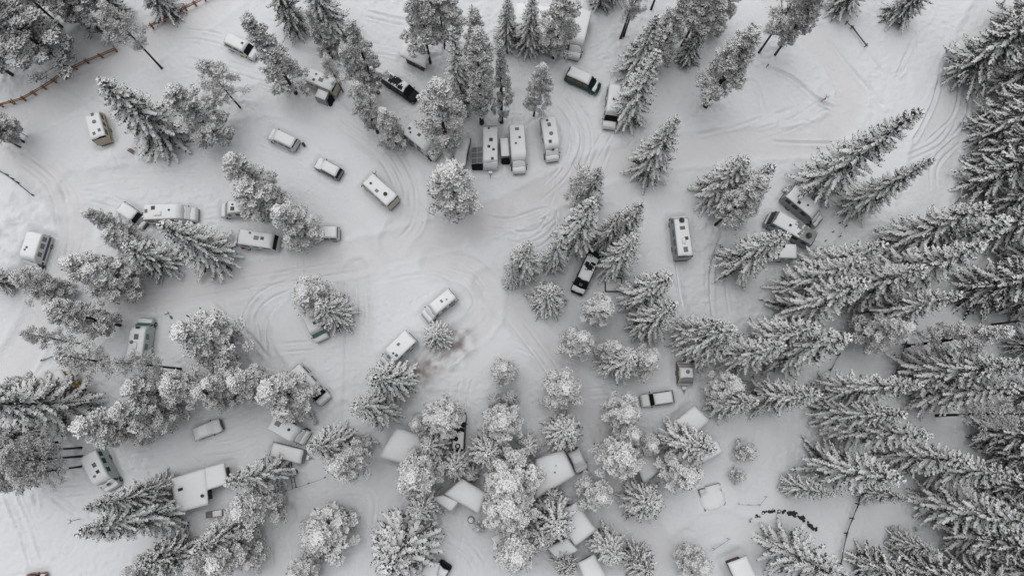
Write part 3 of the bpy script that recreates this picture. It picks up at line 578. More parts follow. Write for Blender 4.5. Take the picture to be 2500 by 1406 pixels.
def join(a, b):
    return cat2([(a[0], a[1]), (b[0], b[1])])+cat2([(a[2], a[3]), (b[2], b[3])])
H0, R0 = 18.0, 3.0
def cat2(parts):
    V = []; F = []; o = 0
    for v, f in parts: V.append(v); F.append(f+o); o += len(v)
    return np.concatenate(V), np.concatenate(F)
def limbs(segs, n=4):
    """tapered twigs: list of (points, radii)"""
    b = MB()
    for p, r in segs: b.tube(p, r, n, caps=False)
    return b
def spruce(seed, cb=.04, nb=105, snowp=.8, power=.85, wob=.12, under=46):
    """drooping fronds: a white rib of snow on every branch, herringbone twigs at its sides, dark hanging twigs below"""
    rng = np.random.default_rng(seed); A = ([], [], [], [], [], []); B = ([], [], [], [], [], [])
    def put(p, d, l, w_, t_, s_, q=B):
        for x_, y_ in zip(q, (p, d, l, w_, t_, s_)): x_.append(y_)
    for i in range(nb+under):
        low = i >= nb; q0 = (i-nb)/under if low else i/nb
        zf = min(.99, (q0+rng.uniform(0, .9)/(under if low else nb)))**.95; h = H0*(cb+(1-cb)*zf*.985)
        az = i*2.39996+rng.normal(0, .2); Lb = R0*(1-zf)**power*rng.uniform(1-wob*1.7, 1+wob)+.25
        if low: Lb *= .8
        if zf < .06: Lb *= .88+zf*2
        e0 = -.48+1.0*zf**1.4+rng.normal(0, .07); dr = (.50-.28*zf)*rng.uniform(.7, 1.3); upt = .45*rng.uniform(.6, 1.2)
        if low: e0 -= .12
        hd = np.array((math.cos(az), math.sin(az), 0)); sd = np.array((-math.sin(az), math.cos(az), 0)); bend = rng.normal(0, .09)
        def pt(s): return np.array((0, 0, h))+hd*Lb*s+sd*bend*Lb*s*s+np.array((0, 0, Lb*(math.tan(e0)*s-dr*s*s*.8+upt*s**3*.6)))
        nseg = max(2, int(Lb/.42)); rib = rng.uniform(.8, 1.25); bare = rng.random() < (1-snowp)*.55
        for q in range(nseg):
            s0 = .05+.95*q/nseg; s1 = .05+.95*(q+1.35)/nseg; a = pt(s0); b = pt(min(s1, 1.05)); sm = (s0+s1)/2
            ww = rib*(.045+.08*(1-sm)**.6*min(1, Lb/2.2))*rng.uniform(.85, 1.15)
            put(a, b-a, np.linalg.norm(b-a), ww, ww*1.2, (not low or rng.random() < .15) and not bare and rng.random() < .97, A)
        nt_ = max(3, int(Lb*7.0))
        for q in range(nt_):
            s = .12+.88*(q+rng.uniform(0, .7))/nt_
            for sg in (-1, 1):
                a = pt(s); fw = pt(min(1, s+.05))-pt(s-.05); fw /= np.linalg.norm(fw)
                ang = rng.uniform(.7, 1.0); l = .15+.58*min(1, Lb/2.6)*min(1, s/.3)*(1.06-s)*rng.uniform(.7, 1.2)
                d = fw*math.cos(ang)+sd*sg*math.sin(ang)+np.array((0, 0, -.14*rng.random()))
                ww = rng.uniform(.045, .08); put(a, d, l, ww, ww*.9, rng.random() < snowp*(.3 if low else .55+.45*s))
                if rng.random() < .3: put(a, d*.7+np.array((0, 0, -.75)), l*.7, .085, .02, False)
                for kx in range(2 if l > .45 else 1 if l > .3 else 0): ww = rng.uniform(.04, .07); put(a+d*l*(.3+.35*kx), fw*.8+sd*sg*rng.uniform(-.1, .6), l*.45, ww, ww*.9, rng.random() < snowp*(.25 if low else .45+.5*s))
    put(np.array((0, 0, H0*.97)), np.array((0, 0, 1.0)), .6, .06, .05, True, A)
    return join(twig_meshes(*[np.array(q) for q in A], rng), fine_meshes(*[np.array(q) for q in B], rng))
def pine(seed, cb=.3, nl=70, snowp=.95, shape=.5, lacy=False, tip=1.5):
    """uneven crown: lumps of frosted shoots carried on limbs, gaps between the lumps"""
    rng = np.random.default_rng(seed); P = []; D = []; L = []; Wd = []; Tk = []; Sn = []; seg = []
    lob = [(rng.uniform(0, 6.28), rng.uniform(.0, 1), rng.uniform(.10, .26)) for _ in range(8)]
    def env(zf, az):
        r = (min(1, (zf+(.10 if lacy else .2))/(shape*.75))**.5)*max(0.0, 1-max(0, (zf-shape*.6)/(1-shape*.6))**tip)**.85
        for la, lz, lm in lob: r *= 1+lm*math.cos(az-la)*math.exp(-((zf-lz)/.14)**2)
        return R0*max(r, .05)*.95
    for i in range(nl):
        zf = ((i+rng.random())/nl)**.9; az = i*2.39996+rng.normal(0, .35); re = env(zf, az)
        rr = re*(1-rng.random()**1.7*.8)*rng.uniform(.85, 1.05); z = H0*(cb+(1-cb)*zf*.965)
        c0 = np.array((math.cos(az)*rr, math.sin(az)*rr, z+rng.normal(0, .15))); lr = rng.uniform(.45, .95)*(1-.45*zf)
        z0 = max(H0*cb*.75, z-.35*rr-.3)
        mid = (c0+np.array((0, 0, z0)))/2+rng.normal(0, .12, 3)-np.array((0, 0, .1))
        seg.append(([(0, 0, z0), tuple(mid), tuple(c0)], [.04+.01*rr, .03, .012]))
        out = np.array((math.cos(az), math.sin(az), .2))
        for j in range(int(rng.integers(6, 10))):
            g = rng.normal(0, 1, 3); g /= np.linalg.norm(g); g[2] *= .7; c = c0+g*lr*rng.random()**.5*1.15
            if lacy: seg.append(([tuple(c0), tuple((c0+c)/2+rng.normal(0, .06, 3)), tuple(c+g*.2)], [.014, .011, .007]))
            nt_ = int(rng.integers(10, 16) if lacy else rng.integers(20, 27)); cr = rng.uniform(.22, .42)*(1.25 if lacy else 1)
            for q in range(nt_):
                dv = rng.normal(0, 1, 3); dv /= np.linalg.norm(dv); dv[2] *= .7
                o = c+dv*cr*rng.uniform(.2, 1.0)
                d = dv*.9+out*.55; d[2] *= .5; d /= np.linalg.norm(d)
                l = rng.uniform(.18, .36)*(1.15 if lacy else 1); ww = rng.uniform(.08, .145)*(.5 if lacy else 1)
                P.append(o); D.append(d); L.append(l); Wd.append(ww); Tk.append(ww*.9); Sn.append(rng.random() < snowp*(1.0 if dv[2] > -.35 else .85))
    g = fine_meshes(np.array(P), np.array(D), np.array(L), np.array(Wd), np.array(Tk), np.array(Sn), rng, spread=.9)
    return g+(limbs(seg, 3),)
def trunk_mesh(name, m, seed, r=.24, lean=.12):
    rs = random.Random(seed); pts = []; rad = []
    for i in range(10):
        t = i/9; pts.append((math.sin(t*3+seed)*lean*t, math.cos(t*2.3+seed)*lean*t, -.6+(H0+.3)*t)); rad.append(r*(1-t)**.8*(1.25 if i == 0 else 1)+.02)
    return MB().tube(pts, rad, 8).mesh(name, m, True)
PROTO = {}
def add_proto(code, geos, needle, bark, tseed, r):
    lst = PROTO.setdefault(code, [])
    NV, NF, SV, SF = geos[:4]
    tm = trunk_mesh('trunk', bark, tseed, r)
    lb = geos[4].mesh('limbs', bark) if len(geos) > 4 else None
    lst.append((np_mesh('crown', NV, NF, M[needle]), np_mesh('snow_load', SV, SF, M['tree_snow'], True), tm, lb))
for s in range(4): add_proto('S', spruce(10+s, cb=(.04, .07, .03, .1, .05)[s], power=(.82, .9, .75, .8, .7)[s], nb=(140, 156, 132, 148, 128)[s], snowp=(.95, .9, .96, .88, .92)[s]), 'needle', 'bark', s, .26)
for s in range(2): add_proto('D', spruce(40+s, cb=(.06, .1, .05)[s], snowp=.72, power=.68, wob=.2, nb=120, under=80), 'needle', 'bark', 5+s, .26)
for s in range(4): add_proto('P', pine(60+s, cb=(.10, .16, .08, .06)[s], shape=(.42, .55, .36, .3)[s], tip=(1.5, 2.0, 1.2, 1.3)[s]), 'pine_needle', 'pine_bark', 11+s, .24)
for s in range(2): add_proto('N', pine(80+s, cb=(.10, .15, .08)[s], nl=60, shape=(.3, .36, .26)[s], tip=1.15), 'pine_needle', 'pine_bark', 15+s, .22)
for s in range(3): add_proto('L', pine(90+s, cb=(.34, .4, .3)[s], nl=36, shape=(.5, .62, .42)[s], snowp=.85, lacy=True), 'frost_needle', 'pine_bark', 21+s, .2)
for s in range(2): add_proto('Q', pine(140+s, cb=(.30, .26)[s], shape=(.42, .36)[s], tip=1.4), 'pine_needle', 'pine_bark', 25+s, .2)
add_proto('B', pine(120, cb=.02, nl=24, shape=.55, snowp=.75), 'pine_needle', 'bark', 31, .2)

# ---------------------------------------------------------------- the trees: kind, tip pixel, foot pixel (or None), crown width, height (when near the nadir)
TREES = []
def T(k, tip, foot, wpx, h=None): TREES.append((k, tip, foot, wpx, h))
# top left
T('P', (-120,-62), (158,179), 150); T('P', (-250,-10), (20,190), 120); T('D', (-150,-120), (70,110), 130)
T('L', None, (150,66), 95, 19); T('Q', None, (231,69), 95, 19); T('D', None, (300,46), 80, 13); T('L', (238,8), (375,184), 82); T('P', None, (262,92), 85, 17)
T('D', None, (413,34), 85, 18); T('P', None, (195,40), 90, 17)
T('S', (243,197), (412,338), 150); T('P', (400,208), (540,345), 112); T('L', (490,150), (572,275), 100)
T('P', None, (57,346), 85, 13); T('L', None, (46,358), 70, 11)
T('N', (600,36), (722,228), 108); T('D', None, (727,76), 85, 16); T('S', None, (828,99), 112, 18); T('P', None, (811,143), 52, 13); T('L', (796,140), (844,222), 52)
T('N', (852,40), (922,228), 78); T('N', (836,112), (904,258), 76); T('N', (868,200), (924,322), 72); T('P', (932,265), (978,356), 76)
# top middle
T('Q', (1012,-40), (1055,150), 92); T('Q', (1062,-45), (1086,116), 98); T('N', (1154,13), (1176,205), 88); T('N', (1163,85), (1183,300), 92)
T('S', (1100,70), (1132,267), 80); T('P', (1058,192), (1092,356), 112); T('N', (1225,102), (1222,298), 54); T('Q', (1318,152), (1297,283), 68)
T('S', (1238,-4), (1237,107), 66); T('S', (1299,-14), (1316,121), 76); T('P', (1376,-26), (1351,141), 98); T('D', None, (1462,14), 66, 15); T('D', None, (1492,4), 60, 14)
T('L', None, (1516,92), 66, 18); T('L', None, (1523,88), 60, 16); T('L', None, (1590,23), 70, 17); T('S', (1604,33), (1545,182), 98); T('S', (1604,116), (1530,290), 104)
T('Q', (1770,-100), (1652,109), 112); T('P', (1678,-20), (1622,168), 82); T('D', (1713,72), (1688,157), 66); T('Q', (1855,68), (1715,257), 104); T('L', (1830,95), (1728,262), 105)
T('L', (1975,-40), (1868,138), 108); T('Q', None, (1892,135), 84, 18); T('S', (1651,290), (1577,424), 104)
T('P', (1800,-60), (1705,60), 95)
# top right and the right edge
T('D', None, (2043,25), 84, 15); T('D', None, (2184,44), 84, 16); T('D', None, (2341,185), 135, 18); T('D', None, (2446,76), 115, 18); T('D', None, (2438,216), 105, 16); T('D', None, (2400,302), 115, 17)
T('D', None, (2386,347), 112, 17); T('D', None, (2392,397), 100, 17); T('D', None, (2376,457), 122, 18); T('D', None, (2420,511), 95, 18); T('D', None, (2408,575), 110, 18); T('D', None, (2455,430), 100, 16); T('D', None, (2450,350), 100, 16); T('D', None, (2460,150), 100, 17); T('D', None, (2470,270), 100, 16)
T('S', (2250,266), (1975,467), 142); T('S', (2282,387), (2076,515), 98)
T('S', (2474,544), (2230,640), 150); T('S', (2418,500), (2185,602), 132); T('S', (2408,600), (2148,690), 142); T('S', (2165,591), (1990,672), 122); T('S', (2104,636), (1926,716), 112); T('S', (2126,697), (1925,768), 132)
T('S', (2347,717), (2116,779), 112); T('S', (2268,652), (2080,732), 122); T('P', (2229,791), (2078,824), 92); T('S', (2076,824), (1886,866), 132); T('S', (1997,797), (1850,838), 112); T('S', (1918,848), (1785,882), 104)
T('Q', (2478,802), (2212,841), 96); T('D', None, (2366,713), 140, 19); T('L', None, (2425,792), 95, 15); T('S', (2525,884), (2222,926), 138); T('S', (2492,950), (2240,968), 122); T('D', None, (2450,650), 110, 17); T('D', None, (2465,745), 110, 17); T('D', None, (2470,850), 90, 16); T('D', None, (2465,960), 100, 16)
T('S', (2001,965), (1846,974), 98); T('S', (2251,942), (2012,956), 108); T('S', (2219,1009), (2018,1006), 112); T('S', (2270,1058), (2036,1048), 114); T('S', (2212,1170), (1998,1126), 132); T('S', (2038,1212), (1925,1182), 66); T('S', (2223,1219), (2105,1188), 62)
T('S', (2378,1129), (2163,1107), 112); T('S', (2497,1170), (2248,1138), 104); T('L', None, (2287,1014), 105, 20); T('D', None, (2392,1058), 118, 18); T('D', None, (2425,1102), 110, 17); T('S', (2532,1281), (2266,1222), 132); T('D', None, (2322,1290), 125, 17); T('D', None, (2420,1180), 110, 17); T('D', None, (2400,1230), 110, 16)
T('S', (2297,1351), (2188,1306), 64); T('S', (2085,1424), (1900,1324), 142); T('D', (2252,1432), (2108,1366), 104); T('D', (2402,1442), (2212,1372), 114); T('D', None, (2400,1360), 115, 16); T('D', None, (2320,1385), 100, 15); T('B', None, (2172,1290), 26, 1.6); T('B', None, (2231,1290), 14, 1.0); T('D', None, (2470,1330), 110, 16); T('D', None, (2450,1390), 110, 15)
T('D', None, (2440,1050), 110, 17); T('D', None, (2480,1120), 100, 16)
# middle right
T('L', (1432,418), (1400,500), 92); T('S', (1470,405), (1436,492), 66); T('S', (1450,478), (1402,590), 114); T('S', (1566,497), (1506,592), 100); T('S', (1556,572), (1500,655), 96); T('S', (1520,520), (1478,600), 80)
T('S', (1286,586), (1273,662), 92); T('S', (1254,640), (1248,690), 48); T('S', (1370,582), (1352,648), 72); T('S', (1345,706), None, 90, 14); T('P', (1480,738), None, 82, 14); T('S', (1634,668), (1560,738), 118); T('S', (1656,744), (1580,804), 108)
T('P', (1420,822), None, 86, 15); T('P', (1506,842), None, 66, 15); T('S', (1548,870), (1498,890), 98); T('P', (1592,880), None, 80, 16); T('S', (1792,800), (1690,836), 118); T('S', (1756,790), (1670,818), 96); T('P', (1802,942), None, 82, 14); T('S', (1847,979), (1752,992), 88)
T('S', (1790,835), (1705,862), 90)
T('P', (1380,946), None, 104, 17); T('P', (1230,898), None, 78, 16); T('S', (1207,978), None, 36, 7); T('S', (1250,970), None, 44, 8); T('P', (1229,1030), None, 94, 16); T('S', (1190,1108), None, 98, 14); T('S', (1293,1091), None, 64, 10); T('S', (1390,1058), None, 96, 16)
T('P', (1074,1015), None, 104, 17); T('P', (1012,1038), None, 58, 13); T('S', (1046,1091), None, 80, 13); T('S', (1106,1143), None, 80, 12); T('S', (1148,1160), None, 48, 6); T('P', (1006,1168), None, 126, 18); T('S', (1022,1254), None, 84, 14)
T('P', (1252,1182), None, 138, 18); T('P', (1240,1252), None, 130, 17); T('S', (1364,1290), None, 122, 16); T('S', (1327,1325), None, 92, 13); T('D', (1352,1215), None, 62, 7); T('P', (1470,1217), None, 90, 15); T('P', (1266,1368), None, 130, 16); T('B', (1168,1293), None, 36, 2.6); T('D', (1386,1392), None, 66, 9)
T('S', (1508,1360), None, 94, 14); T('D', (1582,1398), None, 88, 12); T('P', (1724,1394), None, 82, 12); T('B', (1835,1103), None, 64, 4.5); T('B', (1815,1166), None, 46, 3.2); T('S', (1604,1240), None, 104, 14); T('P', (1530,1124), None, 112, 18); T('P', (1594,1087), None, 76, 13); T('P', (1552,1062), None, 82, 15); T('P', (1546,1010), None, 92, 16)
T('S', (1746,1090), (1645,1078), 112); T('P', (1694,1164), None, 106, 15)
T('S', (1887,402), (1776,502), 112); T('S', (1826,386), (1735,472), 116); T('Q', (1872,440), (1752,553), 92); T('S', (1925,567), (1787,647), 112)
# middle and left
T('P', (204,518), (330,586), 76); T('P', (250,565), (350,622), 80); T('S', (300,598), (402,658), 104); T('S', (388,546), (532,628), 128); T('P', (552,385), (668,494), 102); T('P', (590,448), (664,540), 118); T('P', (674,512), (744,582), 108)
T('P', (150,642), (300,702), 118); T('P', (205,655), (330,712), 104); T('L', (34,678), (177,710), 88); T('D', None, (34,692), 66, 11); T('P', (108,752), (291,795), 92); T('L', (47,815), (215,849), 72); T('L', (128,868), (305,915), 102); T('L', (276,878), (438,913), 72); T('P', (424,806), (560,856), 148); T('P', (60,690), (170,715), 80)
T('P', (303,948), (440,962), 106); T('P', (398,938), (528,956), 100); T('P', (498,932), (606,950), 92); T('P', (558,932), (660,950), 98); T('P', (642,956), (734,968), 118); T('P', (470,960), (575,965), 80); T('B', (752,1016), None, 26, 2.5); T('B', (767,1031), None, 16, 1.4)
T('S', (-70,985), (192,975), 160); T('P', (-30,950), (130,960), 90); T('P', (182,1046), (352,1034), 128); T('P', (266,1008), (442,1003), 98)
T('L', (-78,1094), (145,1079), 92); T('L', (-5,1110), (196,1099), 86); T('L', (-14,1136), (198,1117), 92); T('L', (18,1162), (196,1138), 88); T('D', (-100,1072), (78,1065), 80); T('P', (-60,1165), (110,1150), 90)
T('S', (202,1241), (408,1193), 88); T('D', (308,1211), (418,1186), 66); T('S', (181,1314), (412,1245), 126); T('D', (348,1382), (455,1332), 108); T('S', (474,1338), (588,1286), 106); T('P', (508,1392), (612,1342), 128); T('P', (572,1257), (674,1217), 118); T('S', (551,1183), (682,1148), 98); T('P', (300,1424), (392,1388), 90)
T('S', (752,1097), (838,1081), 96); T('P', (822,1146), (884,1120), 96); T('B', (894,1084), None, 52, 3.2); T('P', (770,1314), (810,1286), 138); T('D', (818,1280), (838,1268), 70); T('S', (945,1388), (1000,1314), 180); T('P', (712,1412), None, 90, 12)
T('S', (906,914), (966,936), 118); T('S', (868,993), (936,998), 104); T('P', (736,710), None, 104, 15); T('S', (776,744), (826,774), 96); T('S', (1060,812), None, 76, 7); T('P', (1090,416), (1111,510), 128)
T('L', (462,1395), (560,1362), 80)

def place_tree(k, tip, foot, wpx, h):
    if tip is not None and foot is not None:
        B = at(*foot); d = ray(*tip); q = (B.x*d.x+B.y*d.y)/(d.x*d.x+d.y*d.y)      # nearest point of the tip ray to the foot, seen from above
        h = HC+d.z*q; p = Vector((d.x*q, d.y*q, 0))
    elif tip is not None:
        h = h*.76 if h > 5 else h; p = at(*tip, h); p.z = 0
    else:
        p = at(*foot)
    h = min(max(h, 1.0), 27)
    mid = Vector((p.x, p.y, h*.4)); r = wpx/2*depth(mid)/FPX
    return p, h, r
TW = []; cnt = {}
rt = random.Random(3)
for i, (k, tip, foot, wpx, h) in enumerate(TREES):
    p, h, r = place_tree(k, tip, foot, wpx, h)
    lst = PROTO[k]; cnt[k] = cnt.get(k, -1)+1; cr, sn, tk, lb = lst[cnt[k] % len(lst)]
    nm = {'S': 'spruce_tree', 'D': 'spruce_tree', 'P': 'pine_tree', 'Q': 'pine_tree', 'N': 'pine_tree', 'L': 'pine_tree', 'B': 'bush'}[k]
    t = thing(nm, (p.x, p.y, 0), rt.uniform(0, 6.28))
    s = r/R0*(1.13 if k in 'SD' else .98); t.scale = (s, s, h/H0)
    t.rotation_euler[0] = rt.gauss(0, .012); t.rotation_euler[1] = rt.gauss(0, .012)
    a = new('trunk', tk, t)
    if k == 'B': a.scale = (.5, .5, .9)
    else: f = max(.4, h/H0)*(1 if k in 'SDN' else .85)/s; a.scale = (f, f, 1)
    c = new('crown', cr, t); c['kind'] = 'stuff'
    sl_ = new('snow_load', sn, c); sl_['kind'] = 'stuff'
    if lb: new('limbs', lb, t)
    TW.append((p.x, p.y, r, h)); uv = proj((p.x, p.y, h*.6))
    TREES[i] = (t, k, uv, h, r)
# ---------------------------------------------------------------- labels for the trees: each one by what it stands beside
land('log fence in the top left corner', 140, 200); land('top left corner', 20, 20); land('fence rail near the top right', 2075, 75); land('long pole fence on the right', 2390, 300)
land('curved stone wall', 1905, 1262); land('bottom right corner', 2440, 1380); land('pole fence by the lower right spruces', 2070, 1290); land('pole fence in the right forest', 2205, 840)
land('bottom left lamp', 170, 1273); land('right edge below the middle', 2490, 900); land('right edge at mid height', 2495, 640); land('right edge near the bottom', 2495, 1150); land('left edge below the middle', 10, 1120); land('lamp near the left edge', 45, 322); land('red lamp on the right', 2018, 240)
land('left edge at mid height', 5, 690); land('bottom edge left of centre', 560, 1400); land('top edge right of centre', 1720, 5); land('top edge left of centre', 830, 10); land('dirty bare patch of road', 1045, 880)
def direction(du, dv):
    a = math.degrees(math.atan2(-dv, du)) % 360
    return ['right of', 'up and right of', 'above', 'up and left of', 'left of', 'down and left of', 'below', 'down and right of'][int((a+22.5)//45) % 8]
groups = {}
DESC = {'S': 'ribbed spruce', 'D': 'dark spruce', 'P': 'fluffy pine', 'Q': 'bare-trunked pine', 'N': 'narrow pine', 'L': 'lacy thin pine', 'B': 'low bush'}
GRP = {'S': 'snow-laden ribbed spruces', 'D': 'dark forest spruces', 'P': 'snow-laden fluffy pines', 'Q': 'bare-trunked snowy pines', 'N': 'narrow snowy pines', 'L': 'thin frosted pines', 'B': 'low snowy bushes'}
for (t, k, uv, h, r) in TREES:
    lm = min(LAND, key=lambda q: (q[1]-uv[0])**2+(q[2]-uv[1])**2); dd = math.hypot(lm[1]-uv[0], lm[2]-uv[1])
    dr = direction(uv[0]-lm[1], uv[1]-lm[2]) if dd > 18 else 'over'
    groups.setdefault((k, dr, lm[0]), []).append((dd, t, h))
ORD = ['', 'second ', 'third ', 'fourth ', 'fifth ', 'sixth ', 'seventh ']
for (k, dr, l), lst in groups.items():
    lst.sort(key=lambda q: q[0])
    for i, (dd, t, h) in enumerate(lst):
        if len(lst) == 1: s = f"{'snowy ' if k != 'D' else ''}{DESC[k]} {dr} the {l}"
        else: s = f"{('nearest ' if i == 0 else ORD[min(i, 6)]+'nearest ')}{DESC[k]} {dr} the {l}"
        tag(t, s, 'tree' if k != 'B' else 'bush', GRP[k])

# ---------------------------------------------------------------- ground: one snow sheet with roads, ruts, banks and wells
def smooth_line(pts, n=6):
    P = [at(u, v) for u, v in pts]; P = [P[0]*2-P[1]]+P+[P[-1]*2-P[-2]]; out = []
    for i in range(1, len(P)-2):
        for q in range(n):
            t = q/n; a, b, c, d = P[i-1], P[i], P[i+1], P[i+2]
            out.append(.5*((2*b)+(c-a)*t+(2*a-5*b+4*c-d)*t*t+(3*b-a-3*c+d)*t**3))
    out.append(P[-2]); return np.array([(p.x, p.y) for p in out])
DX = .16
xs = np.arange(-86, 88.01, DX); ys = np.arange(-27, 70.01, DX)
far = np.array([3, 8, 20, 50, 120, 300, 800, 2000, 4000.])
xs = np.concatenate([-86-far[::-1], xs, 88+far]); ys = np.concatenate([-27-far[::-1], ys, 70+far])
X, Y = np.meshgrid(xs, ys, indexing='ij'); Zg = np.zeros_like(X); DIRT = np.zeros_like(X); PACK = np.zeros_like(X)
inner = (np.abs(X) < 90) & (Y > -28) & (Y < 71)
Zg += fbm(X, Y, .045, 1, 3)*.7 + fbm(X, Y, .35, 5, 4)*.16
def near_line(pl, pad):
    """distance from grid points to a polyline, only inside its padded box"""
    x0, y0 = pl.min(0)-pad; x1, y1 = pl.max(0)+pad
    i0, i1 = np.searchsorted(xs, (x0, x1)); j0, j1 = np.searchsorted(ys, (y0, y1))
    if i1 <= i0 or j1 <= j0: return None
    sx = X[i0:i1, j0:j1]; sy = Y[i0:i1, j0:j1]; best = np.full(sx.shape, 1e9); sd = np.zeros(sx.shape); al = 0.0; tot = np.sum(np.hypot(*(pl[1:]-pl[:-1]).T))
    for a, b in zip(pl[:-1], pl[1:]):
        d = b-a; l2 = max(d@d, 1e-9); t = np.clip(((sx-a[0])*d[0]+(sy-a[1])*d[1])/l2, 0, 1)
        q = np.hypot(sx-a[0]-t*d[0], sy-a[1]-t*d[1]); m = q < best; best = np.where(m, q, best)
        sd = np.where(m, np.minimum(al+t*math.sqrt(l2), tot-al-t*math.sqrt(l2)), sd); al += math.sqrt(l2)
    return (slice(i0, i1), slice(j0, j1)), best, sd
ROADS = [   # packed roads: pixels along the middle, half width in metres, how worn
 ([(230,790),(380,725),(560,690),(760,650),(960,605),(1120,560),(1260,510),(1390,445),(1520,395),(1680,365),(1850,352),(2000,335),(2060,290),(2075,220),(2030,140),(1960,70),(1900,0)], 2.2, .9),
 ([(-80,340),(60,285),(190,215),(330,130),(470,45),(560,-20)], 2.6, .6),
 ([(0,370),(100,420),(175,490),(190,580),(150,690),(90,790),(30,900),(-30,1000)], 2.4, .7),
 ([(180,455),(330,440),(480,435),(600,440)], 1.9, .35),
 ([(1060,640),(1150,660),(1190,720),(1170,790),(1090,850),(1010,925),(960,980)], 1.9, .8),
 ([(1190,690),(1240,750),(1310,830),(1370,900),(1440,990),(1490,1080),(1530,1190),(1570,1270),(1640,1400)], 1.8, .6),
 ([(870,665),(872,760),(872,880),(866,1000)], 1.7, .5),
 ([(560,700),(620,790),(600,880),(560,960)], 1.8, .4),
 ([(690,690),(640,760),(640,850),(680,910)], 1.4, .3),
 ([(640,1400),(690,1330),(690,1260)], 1.7, .45),
 ([(1690,640),(1740,620),(1765,560)], 1.2, .3), ([(1760,760),(1755,660),(1790,560)], 1.6, .3),
 ([(2480,-60),(2400,80),(2330,240),(2270,420),(2240,520)], 3.2, .35),
 ([(1180,265),(1330,250),(1430,320),(1440,420)], 1.7, .3), ([(520,260),(680,250),(840,300),(960,390),(1000,500),(960,590)], 1.9, .3),
 ([(1900,1330),(1760,1280),(1660,1330)], 1.5, .15), ([(700,1010),(830,1010)], 1.6, .2),
]
wob = fbm(X, Y, .5, 31, 3)*.9
for pts, hw, worn in ROADS:
    r = near_line(smooth_line(pts), hw+3)
    if r is None: continue
    sl, d, sd = r; d = d+wob[sl]*.7
    e = 1/(1+np.exp(np.clip((d-hw)*4.5, -30, 30))); PACK[sl] = np.maximum(PACK[sl], e*worn)
    Zg[sl] += -.17*e + .13*np.exp(-((d-hw-.55)/.45)**2)
tram = np.clip(fbm(X, Y, .07, 64, 3)*3.0+.35, 0, 1)       # trodden and untrodden snow
Zg += ((vnoise(X*1.3, Y*1.3, 77)-.5)*.15+(vnoise(X*2.6, Y*2.6, 78)-.5)*.14)*(1-.6*PACK)*(.35+.9*tram)
